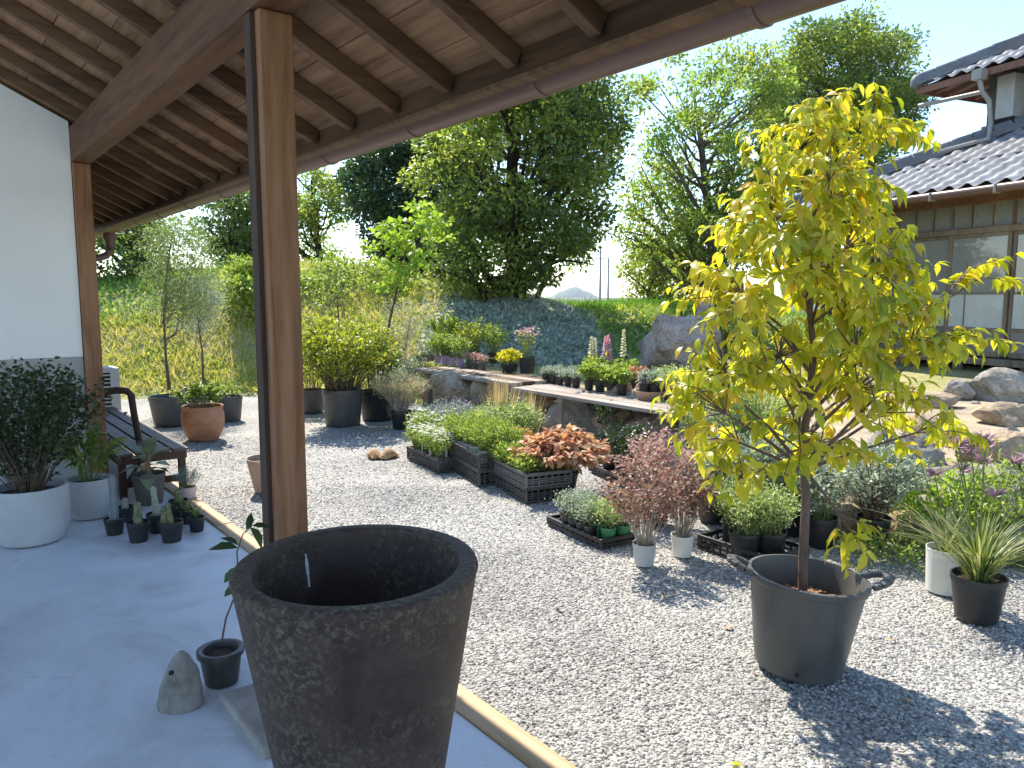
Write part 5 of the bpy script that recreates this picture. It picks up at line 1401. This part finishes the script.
def foxglove(label, u, v, lf, seed, n=2, h=.50):
    q, rg, zt = potted(label, u, v, NP(.06, .115), seed, z=ZA, grow_kw=dict(stems=16, h=.24, r=.13, base_r=.03, per=12, L=.08, W=.034, t0=.1, up=.5), lf='lf_fresh')
    for s in range(n):
        P, D = [], []; m = MB()
        x, y = rg.uniform(-.05, .05), rg.uniform(-.05, .05); hh = h * rg.uniform(.85, 1.1)
        m.tube([(x * .3, y * .3, zt), (x, y, zt + hh)], [.004, .002], 5)
        for k in range(26):
            t = k / 25; a = k * 2.4; z_ = zt + hh * (.48 + .5 * t)
            for e in (-.6, 0, .6):
                P.append((x, y, z_)); D.append((math.cos(a + e), math.sin(a + e), -.35 + .8 * t))
        fs = m.build('flower_stalk', M['stem_green'], q)
        finish('flowers', leafmesh('flowers', P, D, np.random.default_rng(seed).normal(0, 1, (len(P), 3)), np.array([.05 * (1 - .65 * ((i // 3) % 26) / 25) for i in range(len(P))]), .022, 'round'), M[lf], fs)
foxglove('foxglove in a black pot with cream flower spikes, leftmost foxglove on the near shelf', 593, 384, 'fl_cream', 211, 2)
foxglove('foxglove in a black pot with several pink flower spikes on the near shelf', 607, 385, 'fl_pink', 212, 4, .44)
foxglove('foxglove in a black pot with one tall cream spike, right of the pink foxglove', 627, 388, 'fl_cream', 213, 1, .54)
potted('dark pot of orange red tinted foliage on the near shelf', 636, 391, NP(.055, .12), 214, z=ZA, grow_kw=dict(stems=16, h=.18, r=.09, base_r=.03, per=14, L=.05, W=.026), lf='lf_coleus')
q, _, _ = potted('wide shallow terracotta bowl holding small dark pots on the near shelf', 650, 399, ('bowl', .155, .11, .085, 'terracotta_pale'), 215, z=ZA, name='bowl', cat='bowl')
bp_ = gp(650, 399, ZA)
gE = 'dark square pots in the terracotta bowl'
for k, (dx, dy) in enumerate(((-.05, .03), (.06, .02), (.0, -.06))):
    if k == 0:
        q, _, _ = potted('small dark square pot with silvery seedling and dark tag, inside the terracotta bowl', 0, 0, ('plain', .055, .045, .10, 'black_plastic'), 216, on=(bp_[0] + dx, bp_[1] + dy, ZA + .05), group=gE, grow_kw=dict(stems=16, h=.16, r=.09, base_r=.03, per=14, L=.035, W=.015), lf='lf_silver')
        MB().box((.0, -.045, .13), (.04, .003, .14)).build('plant_tag', M['tag_dark'], q)
    else: dup(q, (bp_[0] + dx, bp_[1] + dy, ZA + .05), k * 1.3)
gF = 'pale variegated plants at the right end of the shelf'
q, _, _ = potted('black pot of pale variegated foliage at the right end of the near shelf', 664, 399, NP(.06, .11), 217, z=ZA, group=gF, grow_kw=dict(stems=24, h=.22, r=.15, base_r=.03, per=18, L=.042, W=.016, t0=.2), lf='lf_variegated')
repeat(q, [(676, 402), (690, 405), (668, 393), (684, 397), (700, 409)], ZA)
potted('dark plastic tub standing behind the foxgloves at the foot of the bank', 615, 372, NP(.16, .26, 'tub_plastic'), 218, on=hit(617, 372))

# ---------------------------------------------------------------- crates and trays of seedlings on the gravel
def crate_spot(p0, p1, w):
    a = np.array(gp(*p0)); b = np.array(gp(*p1)); d = b - a; l = float(np.linalg.norm(d[:2]))
    t = d / l; n_ = np.array((-t[1], t[0], 0))        # left of the way from far to near
    c0 = np.array((0, 0, 0))
    if np.dot(n_[:2], (a[:2] + b[:2]) / 2) < 0: n_ = -n_
    c = (a + b) / 2 + n_ * w / 2
    return c, l, math.atan2(t[1], t[0]) - PI / 2
def make_crate(label, p0, p1, w, h, mat, z=0, group=None, nz=3, l=None, off=0.0, name='crate'):
    c, ll, rz = crate_spot(p0, p1, w)
    l = l or ll
    root = thing(name, label, 'crate', (c[0], c[1], z), rz + off, group)
    crate(root, w, l, h, mat, max(5, int(w / .05)), max(6, int(l / .05)), nz)
    return root, w, l, h
def on_crate(root, x, y, z):
    a = root.rotation_euler.z; L_ = root.location
    return (L_.x + x * math.cos(a) - y * math.sin(a), L_.y + x * math.sin(a) + y * math.cos(a), L_.z + z)
def fill(root, w, l, proto, nx, ny, z, seed, smin=.9, smax=1.12, skip=(), first=None, label=None):
    rg = random.Random(seed); k = 0
    for i in range(nx):
        for j in range(ny):
            x = -w / 2 + w * (i + .5) / nx; y = -l / 2 + l * (j + .5) / ny
            if (i, j) in skip: continue
            q = on_crate(root, x * .92 + rg.uniform(-.006, .006), y * .93 + rg.uniform(-.006, .006), z)
            if k == 0: proto.location = q
            else: dup(proto, q, rg.uniform(0, 6.28), label, None, rg.uniform(smin, smax))
            k += 1

cA, w, l, h = make_crate('black lattice crate at the far left end of the row, holding white flowered seedlings', (407, 459), (438, 473), .40, .12, 'dusty_crate')
q, _, _ = potted('white pot of white flowered seedlings with a tall white tag, in the leftmost crate', 0, 0, ('plain', .045, .036, .085, 'white_pot'), 301, on=(0, 0, 0), group='white pots in the leftmost crate', grow_kw=dict(stems=22, h=.24, r=.11, base_r=.03, per=16, L=.034, W=.012, t0=.15), lf='lf_fresh', flower=dict(mat='fl_white', n=26, size=.024, petals=5))
MB().box((.03, -.03, .13), (.022, .002, .13)).build('plant_tag', M['tag'], q)
fill(cA, w, l, q, 3, 5, .016, 1)
cB0, w, l, h = make_crate('lower lattice crate of the middle stack, dark plastic', (443, 464), (479, 486), .42, .125, 'dusty_crate')
cB, w, l, h = make_crate('upper lattice crate of the middle stack, full of fresh green herbs', (443, 464), (479, 486), .42, .125, 'dusty_crate', z=.125)
q, _, _ = potted('white pot of fresh green herbs in the upper crate of the middle stack', 0, 0, ('plain', .05, .04, .10, 'white_pot'), 302, on=(0, 0, 0), group='white pots of herbs in the middle stack', grow_kw=dict(stems=26, h=.21, r=.11, base_r=.03, per=18, L=.036, W=.012, t0=.1, up=.7), lf='lf_fresh')
fill(cB, w, l, q, 3, 5, .04, 2)
q, _, _ = potted('pot of fine silvery green grass leaves at the near end of the middle stack', 0, 0, ('plain', .055, .045, .10, 'white_pot'), 303, on=on_crate(cB, -.10, -l / 2 + .07, .10))
put_blades(q, random.Random(3), .09, 'lf_variegated', 160, .24, .16, .006, .03)
cC0, w, l, h = make_crate('lower grey lattice crate of the right stack beside the orange foliage', (488, 481), (526, 503), .36, .11, 'dusty_crate')
cC, w, l, h = make_crate('upper grey lattice crate of the right stack, full of low pinkish green seedlings', (488, 481), (526, 503), .38, .105, 'pale_crate', z=.11)
q, _, _ = potted('small black pot of low green seedling in the upper crate of the right stack', 0, 0, NP(.045, .08), 304, on=(0, 0, 0), group='low seedlings in the right stack', grow_kw=dict(stems=18, h=.11, r=.075, base_r=.03, per=14, L=.045, W=.022, t0=.1, up=.5), lf='lf_fresh')
fill(cC, w, l, q, 4, 6, .028, 3, skip=[(0, 0), (0, 2), (1, 1), (0, 4), (1, 3), (2, 5)])
q, _, _ = potted('small black pot of low pinkish seedling in the upper crate of the right stack', 0, 0, NP(.045, .08), 305, on=(0, 0, 0), group='pinkish seedlings in the right stack', grow_kw=dict(stems=18, h=.10, r=.075, base_r=.03, per=14, L=.045, W=.022, t0=.1, up=.5), lf='lf_variegated', flower=dict(mat='fl_pink', n=14, size=.016, petals=4))
for k, (i, j) in enumerate([(0, 0), (0, 2), (1, 1), (0, 4), (1, 3), (2, 5)]):
    pos = on_crate(cC, (-w / 2 + w * (i + .5) / 4) * .92, (-l / 2 + l * (j + .5) / 6) * .93, .028)
    if k == 0: q.location = pos
    else: dup(q, pos, k * 1.1)

# taller nursery plants massed behind the crates
def mass(label, group, spots, seed, pot, lf, kw, flower=None, stem='stem_green', kind='simple'):
    q, _, _ = potted(label, spots[0][0], spots[0][1], pot, seed, group=group if len(spots) > 1 else None, grow_kw=kw, lf=lf, stem=stem, kind=kind, flower=flower)
    rg = random.Random(seed + 1)
    for (u, v) in spots[1:]: dup(q, gp(u, v), rg.uniform(0, 6.28), None, None, rg.uniform(.85, 1.15))
    return q
mass('white flowered plant in a black pot behind the leftmost crate', 'white flowered plants behind the crates', [(418, 448), (428, 452), (440, 455), (424, 443), (437, 448), (450, 452)], 311, NP(.06, .11), 'lf_fresh', dict(stems=24, h=.30, r=.15, base_r=.04, per=16, L=.04, W=.014, t0=.1), dict(mat='fl_white', n=30, size=.026, petals=5))
mass('lavender flowered plant in a black pot behind the middle crates', 'lavender flowered plants behind the crates', [(446, 446), (457, 448), (467, 452), (452, 442)], 312, NP(.06, .11), 'lf_silver', dict(stems=30, h=.36, r=.13, base_r=.04, per=14, L=.035, W=.008, t0=.1, up=.8), dict(mat='fl_lavender', n=70, size=.014, petals=4, spread=.025))
mass('variegated leafy plant in a black pot between the crates and the rocks', 'variegated plants in front of the rocks', [(492, 455), (505, 452), (518, 454), (498, 447), (512, 446), (528, 450), (484, 450)], 313, NP(.07, .13), 'lf_variegated', dict(stems=30, h=.42, r=.20, base_r=.05, per=20, L=.045, W=.022, t0=.15), None)
mass('fresh green herb in a black pot behind the middle stack of crates', 'green herbs behind the crates', [(462, 460), (474, 462), (484, 464), (478, 456), (469, 456)], 314, NP(.06, .12), 'lf_fresh', dict(stems=26, h=.34, r=.15, base_r=.04, per=18, L=.04, W=.014, t0=.1), None)
mass('orange marigold in a dark pot left of the orange coleus', 'orange marigolds by the coleus', [(524, 470), (517, 467), (531, 466)], 315, NP(.06, .12), 'lf_mid', dict(stems=16, h=.22, r=.10, base_r=.04, per=14, L=.04, W=.016, t0=.1), dict(mat='fl_orange', n=12, size=.036, petals=9, spread=.02))
mass('dark purple leaved seedling in a black pot beside the marigolds', 'dark purple seedlings', [(508, 468), (500, 464)], 316, NP(.06, .10), 'lf_purple', dict(stems=16, h=.16, r=.10, base_r=.04, per=14, L=.05, W=.026, t0=.1), None)
potted('large rounded orange and pink coleus in a black pot', 562, 492, NP(.13, .17), 317, grow_kw=dict(stems=110, h=.36, r=.36, base_r=.09, per=16, L=.085, W=.045, t0=.45, up=.15, out=.8, jit=.015, thick=.004, dome=.5), lf='lf_coleus', kind='curved')
# straw coloured grass and blue grey shrub in front of the rocks
q = thing('ornamental_grass', 'tall straw coloured ornamental grass growing in front of the rocks', 'grass', gp(502, 444), 0); put_blades(q, random.Random(5), 0, 'lf_straw', 170, .78, .26, .010, .16, arch=.15)
q = thing('ornamental_grass', 'shorter tuft of straw coloured grass nearer the shelf legs', 'grass', gp(530, 446), 0); put_blades(q, random.Random(6), 0, 'lf_straw', 90, .62, .2, .010, .10, arch=.2)
potted('blue grey leaved shrub right of the tan bush', 447, 436, None, 318, name='shrub', cat='shrub', grow_kw=dict(stems=60, h=.44, r=.30, base_r=.08, per=24, L=.04, W=.016, t0=.2, up=.6), lf='lf_bluegrey')
potted('red flowered plant at the foot of the shelf leg', 520, 436, None, 319, name='plant', cat='plant', grow_kw=dict(stems=18, h=.42, r=.14, base_r=.04, per=12, L=.04, W=.02, t0=.1), lf='lf_mid', flower=dict(mat='fl_red', n=14, size=.04, petals=7, spread=.03))
# dark shrub in a tray behind the coleus
tr, w, l, h = make_crate('low black tray behind the coleus, carrying dark leaved potted shrubs', (588, 470), (624, 488), .36, .07, 'black_plastic', nz=1, name='tray')
q, _, _ = potted('black pot of a glossy dark leaved shrub in the low black tray', 0, 0, NP(.08, .14), 320, on=on_crate(tr, -.06, .12, .016), group='dark leaved shrubs in the low tray', grow_kw=dict(stems=18, h=.34, r=.17, base_r=.04, per=14, L=.055, W=.03, t0=.15), lf='lf_shrub_dark')
for k, (x, y) in enumerate(((.08, .12), (-.06, -.06), (.09, -.08))): dup(q, on_crate(tr, x, y, .016), k * 1.7 + 1, None, None, .9)
potted('small tree-like lime leaved plant beside the grey angular rock', 608, 452, NP(.08, .14), 321, grow_kw=dict(stems=10, h=.42, r=.14, base_r=.02, per=10, L=.07, W=.035, t0=.4), lf='lf_shrub_dark')
# tray of thyme
tD, w, l, h = make_crate('shallow black tray of pale thyme standing alone on the gravel', (547, 524), (601, 549), .26, .055, 'black_plastic', nz=1, name='tray')
q, _, _ = potted('dark pot of pale green thyme in the shallow tray', 0, 0, NP(.047, .085), 322, on=(0, 0, 0), group='pots of thyme in the shallow tray', grow_kw=dict(stems=34, h=.15, r=.085, base_r=.035, per=16, L=.020, W=.011, t0=.1, up=.6, thick=.0012), lf='lf_silver')
fill(tD, w, l * .6, q, 3, 4, .016, 4)
for o_ in [o for o in COL.objects if o.get('group') == 'pots of thyme in the shallow tray']:
    pass
q, _, _ = potted('green pot of yellowish thyme at the far end of the shallow tray', 0, 0, NP(.05, .09, 'green_pot'), 323, on=(0, 0, 0), group='green pots in the shallow tray', grow_kw=dict(stems=34, h=.17, r=.09, base_r=.035, per=16, L=.021, W=.011, t0=.1, up=.7, thick=.0012), lf='lf_variegated')
for k, (x, y) in enumerate(((-.08, l / 2 - .055), (-.08, l / 2 - .165), (.03, l / 2 - .06), (.03, l / 2 - .17))):
    pos = on_crate(tD, x, y, .016)
    if k == 0: q.location = pos
    else: dup(q, pos, k * 1.3, None, None, 1.0)
# burgundy barberries in white pots
BARB = dict(stems=60, h=.50, r=.26, base_r=.035, per=30, L=.030, W=.021, t0=.3, up=.45, out=.5, jit=.02, thick=.0022, bulge=.2, dome=.35)
q, rg, zt = potted('white pot with a wide burgundy leaved barberry, nearer and left of the two', 644, 564, ('plain', .068, .052, .125, 'white_pot'), 330, grow_kw=BARB, lf='lf_burgundy', stem='stem_pale')
q, rg, zt = potted('cream pot with a burgundy and pink barberry, farther and right of the two', 682, 555, ('plain', .068, .053, .125, 'cream_pot'), 331, grow_kw=dict(BARB, h=.46, r=.2), lf='lf_burgundy', stem='stem_pale')
potted('taller pinkish red barberry behind the two burgundy ones', 655, 522, NP(.10, .16), 332, grow_kw=dict(BARB, h=.50, r=.30, stems=70), lf='lf_pinkred', stem='stem_pale')
# wire tray with two big black pots
tE, w, l, h = make_crate('black open wire tray left of the yellow tree, carrying black pots', (698, 548), (772, 573), .34, .085, 'black_plastic', nz=1, name='tray')
gG = 'black pots of pale leaved shrubs in the wire tray'
q, _, _ = potted('black pot of a pale green fine leaved shrub in the open wire tray', 0, 0, NP(.095, .15), 333, on=on_crate(tE, -.03, -.13, .016), group=gG, grow_kw=dict(stems=44, h=.32, r=.22, base_r=.06, per=26, L=.034, W=.013, t0=.2, up=.5), lf='lf_variegated')
for k, (x, y) in enumerate(((-.03, .10), (.10, .02))): dup(q, on_crate(tE, x, y, .016), k + 1.4, None, None, .97)
gH = 'dark pots of shrubs behind the wire tray'
q = mass('dark pot of a grey green shrub behind the open wire tray', gH, [(735, 525), (765, 528), (790, 532), (712, 520)], 334, NP(.11, .17), 'lf_silver', dict(stems=44, h=.46, r=.26, base_r=.06, per=26, L=.045, W=.014, t0=.2, up=.6), None)
potted('bright green fine leaved conifer behind the yellow tree trunk', 756, 505, NP(.13, .2), 335, grow_kw=dict(stems=90, h=.85, r=.38, base_r=.08, per=34, L=.05, W=.008, t0=.2, up=.5, out=.7, jit=.02), lf='lf_fresh')
potted('dark green conifer shrub behind the barberries', 712, 488, NP(.13, .2), 336, grow_kw=dict(stems=80, h=.68, r=.40, base_r=.08, per=34, L=.05, W=.009, t0=.2, up=.4, out=.7, jit=.02), lf='lf_mid')
potted('pale feathery rosemary shrub between the dark conifer and the yellow tree', 735, 500, NP(.12, .18), 337, grow_kw=dict(stems=80, h=.75, r=.32, base_r=.08, per=34, L=.04, W=.008, t0=.2, up=.6, out=.6, jit=.02), lf='lf_bluegrey')
potted('dark plastic pot with a fuzzy silver green shrub right of the yellow tree trunk', 872, 545, NP(.10, .18), 338, grow_kw=dict(stems=90, h=.50, r=.34, base_r=.05, per=40, L=.034, W=.018, t0=.2, up=.5, out=.6, jit=.02, thick=.004), lf='lf_silver', stem='stem_brown')
potted('black pot just behind the yellow tree trunk, with a small shrub', 820, 545, NP(.10, .18), 339, grow_kw=dict(stems=26, h=.36, r=.2, base_r=.05, per=18, L=.045, W=.02, t0=.2), lf='lf_silver')
potted('lime green leafy shrub at the right, behind the purple flower heads', 945, 545, None, 340, name='shrub', cat='shrub', grow_kw=dict(stems=80, h=.50, r=.36, base_r=.16, per=28, L=.05, W=.026, t0=.2, up=.45, jit=.03), lf='lf_lime')
potted('bright green shrub at the right edge of the photo', 1010, 560, None, 341, name='shrub', cat='shrub', grow_kw=dict(stems=70, h=.62, r=.36, base_r=.14, per=26, L=.05, W=.024, t0=.2, jit=.03), lf='lf_fresh')
potted('low trailing green plant spilling over the sandy rock at the gravel edge', 905, 560, None, 342, name='plant', cat='plant', grow_kw=dict(stems=60, h=.16, r=.36, base_r=.2, per=16, L=.035, W=.018, t0=.1, dome=.6), lf='lf_fresh')
potted('yellow green low shrub on the sandy soil near the house', 1015, 415, None, 343, name='shrub', cat='shrub', grow_kw=dict(stems=50, h=.28, r=.55, base_r=.2, per=24, L=.06, W=.02, t0=.1, dome=.5), lf='lf_yelgreen')

# tall pots at the right
def flower_clump(label, u, v, pot, seed, nb, hb, heads, lf='lf_strap', hh=.62, spread=.22):
    q, rg, zt = potted(label, u, v, pot, seed)
    put_blades(q, rg, zt, lf, nb, hb, .30, .008, .06, arch=.75)
    for k in range(heads):
        m = MB(); P, D = [], []
        a = rg.uniform(0, 6.28); d_ = spread * math.sqrt(rg.random()); x, y = d_ * math.cos(a), d_ * math.sin(a); z_ = zt + hh * rg.uniform(.72, 1.08)
        m.tube([(x * .2, y * .2, zt), (x * .5, y * .5, zt + (z_ - zt) * .55), (x, y, z_)], [.0035, .003, .0022], 5)
        for j in range(34):
            a2 = rg.uniform(0, 6.28); e = rg.uniform(-.25, 1.2)
            P.append((x, y, z_)); D.append((math.cos(a2), math.sin(a2), e))
        fs = m.build('flower_stalk', M['stem_green'], q)
        Ls = np.random.default_rng(seed + k).uniform(.035, .075, len(P))
        finish('flowers', leafmesh('flowers', P, D, np.random.default_rng(seed + k).normal(0, 1, (len(P), 3)), Ls, Ls * .16, 'simple'), M['fl_magenta'], fs)
flower_clump('black pot of strappy leaves with purple spidery flower heads at the right', 976, 618, NP(.118, .21), 351, 190, .42, 9)
flower_clump('cream pot with tall purple flower stalks, behind the black pot at the right', 944, 590, ('plain', .095, .085, .225, 'cream_pot'), 352, 36, .34, 6, hh=.55)

# fallen leaves on the gravel
rg = random.Random(12)
for k, (u, v) in enumerate(((735, 764), (665, 598), (728, 628), (890, 640), (905, 700), (560, 610))):
    p = gp(u, v)
    o = finish('fallen_leaf', leafmesh('fallen_leaf', [(0, -.025, 0), ], [(0, 1, .12)], np.array([(.2, 0, 1.)]), [rg.uniform(.035, .06)], [rg.uniform(.018, .028)], 'curved'), M['lf_yellow' if k == 0 else 'leather'], None, True, angle=180)
    o.location = (p[0], p[1], .004); o.rotation_euler = (rg.uniform(-.2, .2), rg.uniform(-.2, .2), rg.uniform(0, 6.28))
    tag(o, 'small fallen leaf lying on the gravel', 'leaf', 'fallen leaves on the gravel')
